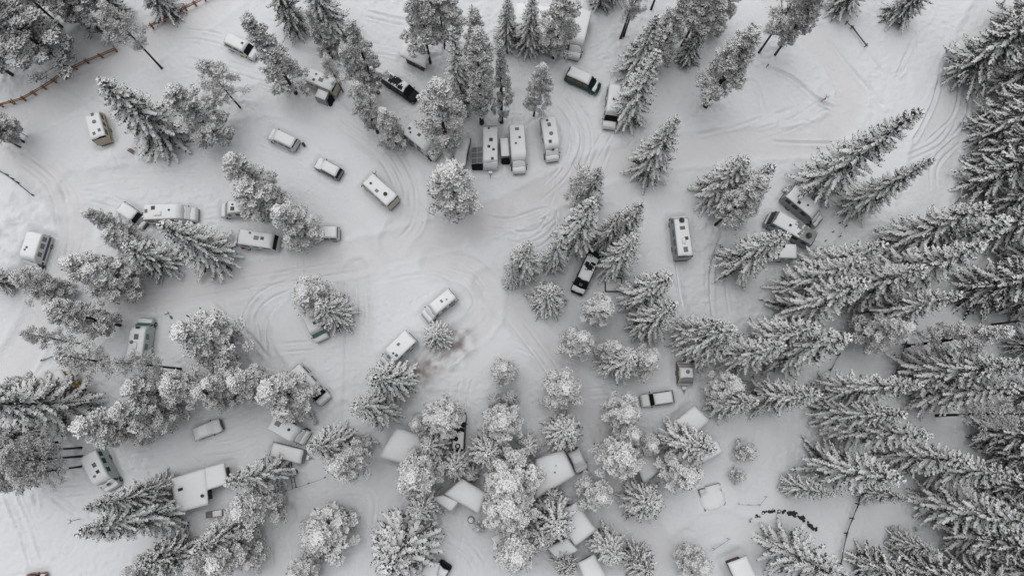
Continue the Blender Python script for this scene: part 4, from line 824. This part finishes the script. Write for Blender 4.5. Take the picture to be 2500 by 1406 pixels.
TRACKS = [  # ruts: pixels along the middle, depth, gauge half width (0 = single furrow such as a footpath)
 ([(690,205),(790,245),(890,320),(965,390),(1000,470),(990,540),(950,580)], .13, .8), ([(640,195),(740,240),(850,310),(935,380),(975,460),(960,530)], .09, .8),
 ([(1360,240),(1395,290),(1405,350),(1375,420),(1310,480)], .13, .8), ([(1375,235),(1420,290),(1432,360),(1400,430)], .1, .8), ([(1330,250),(1380,320),(1360,410),(1290,470)], .08, .8),
 ([(1180,540),(1250,545),(1330,520),(1345,555),(1310,590),(1260,605)], .10, .8), ([(1280,560),(1340,530),(1350,490)], .1, .8), ([(1230,570),(1280,580),(1330,560),(1355,510)], .09, .8),
 ([(60,390),(130,450),(155,530),(150,610),(125,680)], .16, .75), ([(100,400),(170,470),(190,570),(160,660)], .08, .8),
 ([(330,735),(520,705),(720,672),(900,642),(1010,610)], .09, .8), ([(480,435),(330,450),(190,470)], .08, .8), ([(620,445),(480,440),(260,440)], .07, .8),
 ([(855,680),(858,800),(855,930),(850,1040)], .12, .75), ([(885,690),(892,780),(885,880)], .1, .3), ([(680,850),(750,845),(850,838)], .08, .6),
 ([(620,840),(610,770),(650,720),(720,690)], .13, .8), ([(655,880),(645,800),(680,740)], .10, .0), ([(505,730),(590,800),(660,880)], .12, .0),
 ([(1240,760),(1310,850),(1360,920)], .13, .8), ([(1200,650),(1230,700),(1210,770),(1150,830),(1070,900)], .10, .8), ([(1080,630),(1160,650),(1210,720)], .09, .8), ([(1060,660),(1140,685),(1170,740),(1130,800)], .09, .8),
 ([(900,690),(1000,672),(1070,668),(1120,700)], .08, .0), ([(1260,840),(1300,860),(1330,900)], .10, .5),
 ([(1590,470),(1640,580),(1660,700),(1670,760)], .20, .0), ([(1740,800),(1738,660),(1770,560)], .12, .0), ([(1785,780),(1775,680),(1790,590)], .12, .0),
 ([(1850,330),(1940,300),(2005,260),(2045,265)], .07, .8), ([(1865,285),(1800,310),(1700,330)], .14, .0), ([(1870,165),(1930,190),(1990,240),(2035,268)], .28, .0), ([(1810,200),(1845,205),(1870,290)], .14, .0),
 ([(1880,285),(1945,262)], .2, .0), ([(1895,305),(1950,285)], .16, .0), ([(1885,310),(1975,292)], .18, .0), ([(2015,90),(2080,170),(2160,270)], .16, .0), ([(2110,120),(2160,190)], .2, .0),
 ([(2290,40),(2325,100),(2295,160),(2285,230),(2250,310),(2225,350)], .22, .0), ([(2240,40),(2228,100),(2205,150),(2185,200)], .14, .0), ([(2165,190),(2195,180),(2210,150)], .12, .3),
 ([(2270,360),(2340,290),(2360,200)], .09, .9), ([(2210,390),(2290,350),(2330,300)], .1, .4), ([(2280,480),(2285,400),(2340,340)], .12, .5), ([(1990,480),(2070,490)], .05, .8),
 ([(1870,345),(2010,350),(2140,345)], .14, .0), ([(1500,280),(1480,330),(1440,400)], .08, .7), ([(1600,280),(1570,330),(1540,370)], .08, .8),
 ([(20,1195),(60,1290),(90,1380)], .14, .8), ([(80,1195),(90,1250)], .16, .0), ([(110,1200),(220,1190)], .1, .6), ([(115,1205),(160,1240),(200,1260)], .09, .0), ([(40,1300),(95,1310)], .06, .8),
 ([(520,1100),(590,1085),(640,1060)], .10, .8), ([(470,1100),(560,1095),(600,1100)], .07, .8), ([(540,1180),(440,1130),(300,1130)], .07, .9),
 ([(780,1230),(830,1200),(900,1210),(900,1290)], .09, .6), ([(740,1390),(850,1350),(900,1330)], .06, .0), ([(700,1290),(715,1400)], .1, .0), ([(660,1290),(665,1400)], .1, .0),
 ([(1060,1290),(1140,1340),(1180,1400)], .09, .8), ([(1110,780),(1060,830),(1000,900)], .09, .8), ([(1430,960),(1500,955)], .10, .5), ([(1510,960),(1590,945)], .12, .0),
 ([(1440,1250),(1500,1340),(1560,1420)], .09, .8), ([(1640,1290),(1690,1300),(1710,1330)], .07, .0), ([(0,690),(60,760),(100,800)], .09, .8), ([(540,160),(680,200),(760,230)], .08, .8), ([(440,150),(600,190)], .06, .8),
 ([(700,105),(780,135),(850,170)], .2, .0), ([(880,30),(1000,60)], .12, .5), ([(1190,100),(1300,140),(1390,160)], .09, .8), ([(1480,120),(1390,150),(1300,165)], .07, .8),
 ([(1270,320),(1310,290),(1345,285)], .12, .0), ([(1230,280),(1290,285)], .12, .0), ([(1010,470),(1020,540),(990,580)], .1, .8), ([(230,480),(300,450)], .1, .6),
]
for pts, dp, g in TRACKS:
    r = near_line(smooth_line(pts), g+1.3)
    if r is None: continue
    sl, d, sd = r; q = np.abs(d-g)+wob[sl]*.12; wd = .15 if g else .20
    fade = np.clip(.75+fbm(X[sl], Y[sl], .18, 41, 2)*3.0, .15, 1.2)*np.clip((sd-.05)/1.6, 0, 1)     # ruts run out towards their ends
    Zg[sl] += 2.0*dp*fade*(-1.0*np.exp(-(q/wd)**2)+.5*np.exp(-((q-2.2*wd)/(wd*.9))**2))
    PACK[sl] = np.maximum(PACK[sl], .45*fade*np.exp(-(q/wd)**2))
rv = random.Random(11)
for (cx_, cy_, an, hl, hw) in RECTS[:43]:
    for sgn in (1, -1):
        if rv.random() < .45: continue
        L_ = rv.uniform(3, 9); bend = rv.uniform(-.09, .09); pts = []; x, y, a = cx_+math.cos(an)*hl*sgn*.6, cy_+math.sin(an)*hl*sgn*.6, an+(0 if sgn > 0 else math.pi)
        for q in range(12): pts.append((x, y)); x += math.cos(a)*(L_+hl)/11; y += math.sin(a)*(L_+hl)/11; a += bend
        r = near_line(np.array(pts), 2.2)
        if r is None: continue
        sl, d, sd = r; q = np.abs(d-.78)+wob[sl]*.1
        fade = np.clip(.6+fbm(X[sl], Y[sl], .25, 43, 2)*3.0, .1, 1.1)*np.clip((sd-.05)/1.5, 0, 1)
        Zg[sl] += .15*fade*(-np.exp(-(q/.15)**2)+.5*np.exp(-((q-.33)/.14)**2)); PACK[sl] = np.maximum(PACK[sl], .35*fade*np.exp(-(q/.15)**2))
for q in range(70):                      # lines of footprints between the pitches
    a = rv.choice(RECTS); b = min(RECTS, key=lambda k: (math.hypot(k[0]-a[0], k[1]-a[1])+rv.uniform(0, 25)) if k is not a else 1e9)
    L_ = math.hypot(b[0]-a[0], b[1]-a[1]); n_ = int(min(L_, 22)/.62); off = rv.uniform(-3, 3)
    for i in range(n_):
        f = i*.62/max(L_, 1); x = a[0]+(b[0]-a[0])*f+off*math.sin(f*3.1)+(.13 if i % 2 else -.13); y = a[1]+(b[1]-a[1])*f+off*math.cos(f*2.3)
        i0, i1 = np.searchsorted(xs, (x-.45, x+.45)); j0, j1 = np.searchsorted(ys, (y-.45, y+.45)); sl = (slice(i0, i1), slice(j0, j1)); d = np.hypot(X[sl]-x, Y[sl]-y)
        Zg[sl] += -.13*np.exp(-(d/.17)**2)+.035*np.exp(-((d-.32)/.12)**2)
MOUNDS = [(40,480,5,.7),(30,560,5,.8),(15,640,4,.6),(90,520,4,.3),(250,400,4,.5),(290,385,3,.4),(1100,1330,4,.2),(2190,500,5,.35),(2110,560,6,.4),(310,1110,3,.5),(340,1090,4,.5),(1700,1290,5,.3),(620,230,4,.3),(790,120,3,.4),(1690,800,5,.2),(400,470,3,.3),(2060,590,4,.3),(760,1040,3,.5)]
for u, v, rr, hh in MOUNDS:
    p = at(u, v); q = np.hypot(X-p.x, Y-p.y)/rr
    Zg += hh*np.exp(-q*q)*(.75+1.1*fbm(X, Y, .55, 91, 4)+.2)
for (cx_, cy_, an, hl, hw) in RECTS:          # hollows swept round whatever stands in the snow
    i0, i1 = np.searchsorted(xs, (cx_-hl-4, cx_+hl+4)); j0, j1 = np.searchsorted(ys, (cy_-hl-4, cy_+hl+4)); sl = (slice(i0, i1), slice(j0, j1))
    dx = X[sl]-cx_; dy = Y[sl]-cy_; a = np.abs(dx*math.cos(an)+dy*math.sin(an))-hl; b = np.abs(-dx*math.sin(an)+dy*math.cos(an))-hw
    d = np.hypot(np.maximum(a, 0), np.maximum(b, 0))+np.minimum(np.maximum(a, b), 0)+wob[sl]*.3
    Zg[sl] = Zg[sl]*(1-.8*np.exp(-np.maximum(d, 0)**2/.8)) - .17*np.exp(-np.maximum(d-.1, 0)**2/.10) + .11*np.exp(-((d-.95)/.30)**2)*(.5+wob[sl]*2.2)
for (px_, py_, rr, hh) in TW:                 # shallow wells under crowns
    if hh < 3: continue
    i0, i1 = np.searchsorted(xs, (px_-6, px_+6)); j0, j1 = np.searchsorted(ys, (py_-6, py_+6)); sl = (slice(i0, i1), slice(j0, j1))
    q = np.hypot(X[sl]-px_, Y[sl]-py_); Zg[sl] += -.18*np.exp(-(q/.8)**2)+.10*np.exp(-((q-1.9)/.7)**2)+np.exp(-(q/(rr*1.05))**2)*(vnoise(X[sl]*2.0, Y[sl]*2.0, 66)-.5)*.26
for u, v, rr, s in [(1115,835,2.2,1.0),(1085,865,1.8,1.0),(1060,888,1.5,.9),(1045,890,1.2,.8),(1020,915,2.2,1.0),(1000,940,1.8,.9),(1130,810,1.5,.7),(985,955,1.2,.6),(1030,935,1.2,.8)]:
    p = at(u, v); q = np.hypot(X-p.x, Y-p.y)/rr; DIRT = np.maximum(DIRT, s*np.exp(-q*q)*np.clip(fbm(X, Y, .9, 55, 4)*2.6+.55, 0, 1))
for u, v in [(165,460),(190,540),(120,640),(1180,720),(2010,300),(1300,500),(1120,570),(860,650),(1350,880)]:
    p = at(u, v); q = np.hypot(X-p.x, Y-p.y)/7; DIRT = np.maximum(DIRT, .10*np.exp(-q*q)*np.clip(fbm(X, Y, .6, 57, 4)*3+.4, 0, 1))
Zg *= np.where(inner, 1, .3)
nx_, ny_ = X.shape; ii = np.arange(nx_*ny_).reshape(nx_, ny_)
F = np.stack([ii[:-1, :-1], ii[1:, :-1], ii[1:, 1:], ii[:-1, 1:]], -1).reshape(-1, 4)
# ground material: fresh snow, packed road snow and grit where the plough scraped through
gm = bpy.data.materials.new('snow_ground'); gm.use_nodes = True; n = gm.node_tree.nodes; l = gm.node_tree.links; bs = n['Principled BSDF']
bs.inputs['Roughness'].default_value = .7; bs.inputs['Specular IOR Level'].default_value = .15
at1 = n.new('ShaderNodeAttribute'); at1.attribute_name = 'packed'; at2 = n.new('ShaderNodeAttribute'); at2.attribute_name = 'grit'
tc = n.new('ShaderNodeTexCoord')
nz = n.new('ShaderNodeTexNoise'); nz.inputs['Scale'].default_value = .25; nz.inputs['Detail'].default_value = 5; l.new(tc.outputs['Object'], nz.inputs[0])
base = n.new('ShaderNodeMix'); base.data_type = 'RGBA'; base.inputs[6].default_value = (.775, .80, .83, 1); base.inputs[7].default_value = (.80, .825, .85, 1); l.new(nz.outputs[0], base.inputs[0])
m1 = n.new('ShaderNodeMix'); m1.data_type = 'RGBA'; m1.inputs[7].default_value = (.755, .755, .775, 1); l.new(at1.outputs['Fac'], m1.inputs[0]); l.new(base.outputs[2], m1.inputs[6])
m2 = n.new('ShaderNodeMix'); m2.data_type = 'RGBA'; m2.inputs[7].default_value = (.24, .205, .195, 1); l.new(at2.outputs['Fac'], m2.inputs[0]); l.new(m1.outputs[2], m2.inputs[6]); l.new(m2.outputs[2], bs.inputs['Base Color'])
bn = n.new('ShaderNodeTexNoise'); bn.inputs['Scale'].default_value = 3.2; bn.inputs['Detail'].default_value = 7; bn.inputs['Roughness'].default_value = .6; l.new(tc.outputs['Object'], bn.inputs[0])
bp = n.new('ShaderNodeBump'); bp.inputs['Strength'].default_value = .6; bp.inputs['Distance'].default_value = .15; l.new(bn.outputs[0], bp.inputs['Height']); l.new(bp.outputs[0], bs.inputs['Normal'])
gme = np_mesh('ground', np.stack([X, Y, Zg], -1).reshape(-1, 3), F, gm, True)
for nm, arr in (('packed', PACK), ('grit', DIRT)):
    a = gme.attributes.new(nm, 'FLOAT', 'POINT'); a.data.foreach_set('value', arr.astype(np.float32).ravel())
g = new('ground', gme); g['kind'] = 'structure'
def gz(x, y):
    return float(Zg[min(np.searchsorted(xs, x), nx_-1), min(np.searchsorted(ys, y), ny_-1)])

# ---------------------------------------------------------------- fences
def fence(pts, label, m, h=1.05, rails=2, step=2.2, post_r=.08, rail_r=.065, skip=(), lean=0.0, name='rail_fence', snow=True, broken=0.0, seed=1):
    rs = random.Random(seed); P = [at(u, v) for u, v in pts]; t = thing(name, (P[0].x, P[0].y, 0)); tag(t, label, 'fence')
    o = Vector((P[0].x, P[0].y, 0)); posts = []
    for a, b in zip(P[:-1], P[1:]):
        k = max(1, round((b-a).length/step))
        for i in range(k): posts.append(a+(b-a)*i/k)
    posts.append(P[-1])
    Q = [p-o for p in posts]; pm = None
    for i, q in enumerate(Q):
        z0 = gz(posts[i].x, posts[i].y)
        if pm is None: pm = MB().tube([(0, 0, -.4), (0, 0, h*.5), (.01, .01, h+.12)], [post_r, post_r, post_r*.8], 6).mesh('post', m)
        ob = new('post', pm, t); ob.location = (q.x, q.y, z0); ob.rotation_euler = (rs.gauss(0, .05), rs.gauss(0, .05), rs.uniform(0, 3))
        if lean: ob2 = new('post', pm, t); ob2.location = (q.x+.12, q.y+.1, z0); ob2.rotation_euler = (rs.gauss(0, .1), rs.gauss(0, .1), 0)
    for i in range(len(Q)-1):
        a, b = Q[i], Q[i+1]; za = gz(posts[i].x, posts[i].y); zb = gz(posts[i+1].x, posts[i+1].y); d = (b-a).normalized(); s_ = Vector((-d.y, d.x, 0))*.07
        for r in range(rails):
            if rs.random() < broken: continue
            hz = h*(.95-.42*r/max(1, rails-1)) if rails > 1 else h*.9
            MB().tube([a-d*.25+s_*(1 if r % 2 else -1)+Vector((0, 0, za+hz+rs.gauss(0, .03))), b+d*.25+s_*(1 if r % 2 else -1)+Vector((0, 0, zb+hz+rs.gauss(0, .03)))], [rail_r, rail_r*.8], 6).build('rail', m, t)
            if snow and r == 0:
                e0, e1 = rs.uniform(0, .3), rs.uniform(.7, 1); p0 = a+(b-a)*e0; p1 = a+(b-a)*e1
                MB().tube([p0-s_+Vector((0, 0, za+hz+rail_r+.01)), (p0+p1)/2-s_+Vector((0, 0, (za+zb)/2+hz+rail_r+.015)), p1-s_+Vector((0, 0, zb+hz+rail_r+.01))], [.015, .045, .015], 5).build('rail_snow', 'snow', t, True)
    return t
fence([(-20,270),(60,246),(110,218),(160,186),(215,156),(284,127)], 'orange-brown log rail fence running along the road in the top left corner', 'orange_wood', h=1.15, rails=4, step=1.9, rail_r=.075, lean=1, snow=False, seed=2)
fence([(373,70),(430,38),(500,2),(540,-18)], 'shorter orange log fence stretch at the top edge beyond the gap', 'orange_wood', h=1.15, rails=4, step=1.9, rail_r=.075, lean=1, snow=False, seed=3)
fence([(2036,30),(2064,60),(2076,72),(2110,116)], 'dark broken rail fence across the open snow near the top right', 'dark_wood', h=.8, rails=2, step=3.2, broken=.35, seed=4)
fence([(2444,10),(2436,70),(2420,180),(2408,240),(2385,310),(2366,380),(2344,450),(2330,497)], 'long weathered pole fence along the right forest edge', 'grey_wood', h=1.0, rails=2, step=3.0, seed=5, broken=.2)
fence([(0,416),(25,430),(45,443),(58,452),(94,482)], 'thin dark pole fence beside the snow bank at the left edge', 'dark_wood', h=.6, rails=1, step=2.0, snow=False, seed=6)
fence([(2084,517),(2060,555),(2030,605)], 'low dark fence line right of the silver motorhomes', 'dark_wood', h=.55, rails=1, step=2.4, seed=7, rail_r=.03)
fence([(2062,526),(2012,590),(2000,610)], 'broken twig fence line just right of the lower silver motorhome', 'dark_wood', h=.45, rails=1, step=1.8, seed=8, broken=.5, rail_r=.03)
fence([(2230,775),(2205,840),(2178,915)], 'two-rail dark fence crossing the snowy gap in the right forest', 'dark_wood', h=1.0, rails=2, step=2.6, seed=9)
fence([(2046,866),(2026,902)], 'short dark fence piece between the forest spruces', 'dark_wood', h=.8, rails=2, step=2.2, seed=10)
fence([(2140,1080),(2116,1130),(2088,1228),(2060,1300),(2046,1372)], 'two-rail dark fence running down from the lower right spruces', 'dark_wood', h=1.0, rails=2, step=2.6, seed=11)
fence([(1920,730),(1955,705)], 'dark fence piece at the foot of the forest spruces', 'dark_wood', h=.8, rails=2, step=2.2, seed=12)
fence([(1802,1228),(1826,1230),(1851,1230),(1866,1211)], 'thin low bent rail fence above the curved stone wall', 'grey_wood', h=.6, rails=1, step=1.6, rail_r=.02, post_r=.03, snow=False, seed=13)
fence([(1738,1336),(1774,1312)], 'single grey rail standing in snow above the warm brown cabin', 'grey_wood', h=.9, rails=1, step=3, rail_r=.03, post_r=.04, snow=False, seed=14)
fence([(684,1202),(700,1196),(724,1188),(755,1178),(795,1164)], 'low wire fence running right from the long spruce in the lower left', 'dark_wood', h=.7, rails=1, step=2.2, rail_r=.02, post_r=.05, snow=False, seed=15)
fence([(1800,925),(1845,935),(1880,944)], 'thin dark rail half hidden below the spruce row', 'dark_wood', h=.5, rails=1, step=2.2, rail_r=.025, snow=False, seed=16)

# ---------------------------------------------------------------- lamps
def lamp(head, foot, h, label, m='dark_metal', box=None):
    p = at(*head, h); t = thing('path_lamp', (p.x, p.y, gz(p.x, p.y)*0)); tag(t, label, 'lamp', 'path lamps')
    MB().tube([(0, 0, -.3), (0, 0, h-.2)], .04, 8).build('pole', m, t)
    hd = MB().lathe([(.08, h-.32), (.2, h-.26), (.26, h-.12), (.28, h-.04), (.2, h)], 14).build('lamp_head', 'lamp_cover', t, True)
    MB().lathe([(.22, h-.035), (.21, h+.05), (.12, h+.11), (.02, h+.13)], 14).build('head_snow', 'snow', hd, True)
    if box: MB().box((.06, -.05, .8), (.2, .16, .3), .03).build('socket_box', box, t)
lamp((45,321), None, 2.1, 'path lamp on a thin pole near the left edge')
lamp((1522,319), None, 1.3, 'short orange lamp standing below the two big spruces', 'orange_wood')
lamp((2021,234), None, 1.8, 'lamp with a red box inside the large right-hand curve', 'red_wood', 'red')
lamp((914,419), None, 2.2, 'path lamp at the corner of the beige motorhome')
lamp((168,1273), None, 2.3, 'path lamp standing alone in the lower left snow')
lamp((1496,1060), None, 2.0, 'dark topped lamp beside the frosted pines right of the lower road')
lamp((1093,810), None, 1.0, 'short black post at the right of the little round spruce', 'dark_metal')

# ---------------------------------------------------------------- curved stone wall
t = thing('stone_wall', tuple(at(1905,1262))); tag(t, 'curved low wall of dark stones breaking through the snow', 'wall')
o = at(1905,1262); pl = smooth_line([(1815,1271),(1832,1268),(1850,1258),(1880,1247),(1906,1249),(1930,1252),(1945,1257),(1965,1270),(1980,1284),(1992,1291)], 9); rs = random.Random(5)
for i, (x, y) in enumerate(pl):
    f = i/len(pl); pr = .42 if f < .35 else .72
    if rs.random() > pr: continue
    s = (.11+.15*max(0, math.sin((f-.15)*3.2)))*rs.uniform(.5, 1.35); b = MB().lathe([(s*.5, -s*.6), (s*.95, -s*.2), (s, .1*s), (s*.75, s*.42), (s*.3, s*.55)], 8)
    b.v = [(a*(1+.25*math.sin(k*1.7+i)), c*(1+.25*math.cos(k*2.3+i)), d) for k, (a, c, d) in enumerate(b.v)]
    st = b.build('stone', 'stone', t); st.location = (x-o.x+rs.uniform(-.2, .2), y-o.y+rs.uniform(-.2, .2), gz(x, y)+.05); st.rotation_euler = (0, 0, rs.uniform(0, 6))
    if rs.random() < .15: MB().lathe([(s*.6, 0), (s*.5, .06), (s*.15, .1)], 7).build('stone_snow', 'snow', st, True).location = (0, 0, s*.45)

# ---------------------------------------------------------------- small things
def small(name, u, v, label, cat): p = at(u, v); t = thing(name, (p.x, p.y, gz(p.x, p.y)), random.uniform(0, 6)); return tag(t, label, cat)
t = small('toy_digger', 589, 135, 'small yellow object in the snow beside the camper van', 'toy')
MB().box((0, 0, .22), (.55, .3, .3), .06).build('body', 'yellow', t); MB().tube([(.2, 0, .3), (.5, 0, .55), (.75, 0, .25)], .05).build('arm', 'yellow', t)
t = small('round_disc', 595, 601, 'red disc sled leaning by the caravan side', 'sled'); MB().lathe([(.05, .28), (.3, .25), (.42, .33), (.45, .36), (.3, .29)], 16).build('plate', 'red', t); MB().tube([(0, 0, -.1), (0, 0, .27)], .05).build('stand', 'dark_metal', t)
MB().lathe([(.25, .3), (.2, .36), (.05, .4)], 10, (.08, .05, 0)).build('disc_snow', 'snow', t, True)
t = small('kick_sled', 608, 607, 'black bent sled runner lying below the red disc', 'sled'); MB().tube([(.25, .1, .1), (0, .28, .12), (-.25, .1, .1), (-.2, -.2, .1)], .05).build('runner', 'plastic', t); MB().tube([(-.25, .1, .1), (-.2, .1, .4)], .04).build('handle', 'plastic', t)
t = small('waste_bin', 744, 357, 'dark green bin next to the white minivan', 'bin'); MB().box((0, 0, .4), (.35, .35, .8), .04, taper=1.1).build('box', 'green_paint', t); MB().box((0, 0, .84), (.42, .42, .06), .02).build('lid', 'plastic', t)
t = small('ski_box', 720, 361, 'narrow wooden step box behind the white minivan', 'box'); t.rotation_euler[2] = R_(50); MB().box((0, 0, .25), (.85, .4, .45), .04).build('body', 'grey_wood', t); MB().box((0, 0, .5), (.8, .36, .07), .03).build('lid_snow', 'snow', t, True)
t = small('small_sled', 420, 775, 'teal sled lying in the snow right of the pale motorhome', 'sled'); MB().box((0, 0, .12), (.5, .3, .14), .06).build('shell', 'teal', t); MB().tube([(.2, 0, .15), (.55, .05, .3)], .02).build('rope', 'plastic', t)
t = small('kick_scooter', 409, 767, 'dark small scooter lying beside the teal sled', 'scooter'); MB().tube([(-.3, 0, .1), (.3, 0, .1), (.35, .05, .35)], .045).build('deck', 'plastic', t); MB().tube([(.35, -.15, .35), (.35, .25, .35)], .03).build('handlebar', 'plastic', t)
t = small('sign_board', 770, 538, 'low dark board lying above the bushy pine minivan', 'board'); MB().box((0, 0, .15), (.75, .22, .1), .03).build('board', 'dark_wood', t); MB().tube([(-.2, 0, -.2), (-.2, 0, .12)], .04).build('stake', 'dark_wood', t)
t = small('fallen_log', 120, 873, 'dark fallen log on the bank left of the ochre cabin', 'log'); t.rotation_euler[2] = R_(22)
MB().tube([(-1.1, 0, .2), (0, .03, .24), (1.1, 0, .2)], [.1, .09, .07], 7).build('stem', 'dark_wood', t); MB().tube([(-.8, 0, .31), (.1, .02, .34), (.9, 0, .28)], [.03, .07, .02], 6).build('log_snow', 'snow', t, True)
t = small('wood_stack', 325, 372, 'short brown plank pile at the edge of the left snow bank', 'planks'); t.rotation_euler[2] = R_(-32)
for q in range(3): MB().box((0, (q-1)*.2, .18+.05*(q % 2)), (1.1-.15*q, .13, .07), .01).build('plank', 'red_wood', t)
t = small('picnic_table', 1254, 1305, 'small snowy table beside the little rounded shed', 'table'); t.rotation_euler[2] = R_(-50)
MB().box((0, 0, .72), (1.2, .7, .06), .01).build('table_top', 'dark_wood', t); MB().box((0, 0, .82), (1.15, .66, .14), .06).build('table_snow', 'snow', t, True)
for sx in (-1, 1):
    for sy in (-1, 1): MB().tube([(sx*.5, sy*.28, -.2), (sx*.48, sy*.26, .7)], .04, 5).build('leg', 'dark_wood', t)
t = small('work_table', 528, 1252, 'snowy wooden table below the shelter roof', 'table'); t.rotation_euler[2] = R_(8)
MB().box((0, 0, .75), (2.2, .8, .06), .01).build('table_top', 'grey_wood', t); MB().box((.45, 0, .85), (1.2, .75, .14), .05).build('table_snow', 'snow', t, True)
for sx in (-1, 1):
    for sy in (-1, 1): MB().box((sx*1.0, sy*.32, .35), (.08, .08, .75)).build('leg', 'dark_wood', t)
t = small('sandpit_frame', 1736, 1212, 'square low wooden frame buried in snow by the pines', 'frame'); t.rotation_euler[2] = R_(15)
for (x, y, sx, sy) in ((0, 1.35, 2.8, .1), (0, -1.35, 2.8, .1), (1.45, 0, .1, 2.6), (-1.45, 0, .1, 2.6)): MB().box((x, y, .0), (sx, sy, .5), .02).build('board', 'grey_wood', t)
for sx, sy in ((-1, 1), (1, 1), (-1, -1)): MB().tube([(sx*1.5, sy*1.4, -.2), (sx*1.5, sy*1.4, .62)], .045, 6).build('corner_post', 'dark_metal', t)
MB().tube([(-.6, 1.56, .5), (1.4, 1.56, .56)], .04, 6).build('top_rail', 'dark_metal', t)
def heap(sx, sy, h, cx=0.0, cy=0.0, n=14):
    b = MB(); vs = []; fs = []
    for i in range(n+1):
        for j in range(n+1):
            u = 2*i/n-1; v = 2*j/n-1; k = max(abs(u), abs(v)); r = math.hypot(u, v); q = (k/r if r else 1)**.6; k2 = (1-abs(u)**4)*(1-abs(v)**4)
            vs.append((cx+u*sx*q, cy+v*sy*q, -.15+(h+.15)*k2**.45*(1+.08*math.sin(3*u+cx)*math.cos(4*v))))
    for i in range(n):
        for j in range(n): fs.append((i*(n+1)+j, (i+1)*(n+1)+j, (i+1)*(n+1)+j+1, i*(n+1)+j+1))
    return b.add(vs, fs)
heap(1.85, 1.45, .55, 0, -.35).build('snow_heap', 'snow', t, True); heap(1.25, .75, .5, .45, 1.05).build('snow_heap', 'snow', t, True)
p = at(1497,696); t = thing('deck_frame', (p.x, p.y, 0)); tag(t, 'low snowy deck with dark edge boards beside the black camper van', 'deck')
for (x, y, sx, sy) in ((-1.15, 0, .09, 1.9), (0, -.95, 2.3, .09), (1.15, 0, .09, 1.9), (0, .95, 2.3, .09)): MB().box((x, y, .12), (sx, sy, .5), .01).build('edge_board', 'dark_wood', t)
MB().box((0, 0, .15), (2.2, 1.8, .36), .1).build('deck_snow', 'snow', t, True)
t = small('trampoline_stand', 718, 1160, 'dark frame with ladder beside the wire fence in the lower left', 'frame')
t.rotation_euler[2] = R_(-70)
for y in (-.25, .25): MB().tube([(-2.0, y*.6, .1), (1.6, y, 1.4)], .045, 6).build('side_rail', 'dark_metal', t)
for q in range(6): MB().tube([(-1.6+q*.6, -.24, .26+q*.21), (-1.6+q*.6, .24, .26+q*.21)], .03, 5).build('rung', 'dark_metal', t)
t = small('black_barrel', 722, 1151, 'black barrel behind the dark ladder frame', 'barrel'); MB().lathe([(.3, -.1), (.34, .1), (.34, .8), (.3, .9), (.1, .9)], 16).build('body', 'plastic', t, True); MB().lathe([(.33, .905), (.3, 1.0), (.1, 1.04)], 12).build('barrel_snow', 'snow', t, True)
t = small('stump', 1150, 1268, 'round snow-capped well ring below the stepped cabin', 'well'); MB().lathe([(.42, -.1), (.45, .35), (.36, .36), (.34, .2)], 16).build('ring', 'stone', t); MB().lathe([(.40, .3), (.36, .48), (.1, .55)], 14).build('ring_snow', 'snow', t, True)
t = small('black_bin', 1683, 1395, 'black round bin beside the bottom pine', 'bin'); MB().lathe([(.26, -.1), (.3, .7), (.32, .72), (.2, .8)], 14).build('body', 'plastic', t)
t = small('marker_post', 1870, 166, 'tiny dark stake in the open snow right of the tall pine', 'stake'); MB().tube([(0, 0, -.2), (0, 0, .7)], .06, 6).build('post', 'plastic', t); MB().box((0, 0, .75), (.2, .2, .16), .03).build('cap', 'plastic', t)
t = small('power_post', 2074, 512, 'dark bent post and box at the top of the fence line', 'post'); MB().tube([(0, 0, -.2), (0, 0, .9)], .07, 6).build('post', 'dark_wood', t); MB().box((.1, 0, .85), (.45, .3, .35), .04).build('box', 'plastic', t)
t = small('hunting_ladder', 2262, 826, 'dark box seat fixed low on the pine trunk in the right forest', 'box'); t.rotation_euler[2] = R_(10)
MB().box((0, .3, 2.6), (.9, .8, .5), .04).build('seat_box', 'dark_wood', t)
for y in (-.05, .6): MB().tube([(-.1, y, -.2), (0, y, 2.4)], .05, 6).build('leg', 'dark_wood', t)

print('objects', len(bpy.data.objects), 'tris', sum(sum(max(0, len(p.vertices)-2) for p in m.polygons) if len(m.polygons) < 3000 else len(m.polygons)*(len(m.polygons[0].vertices)-2) for m in bpy.data.meshes))
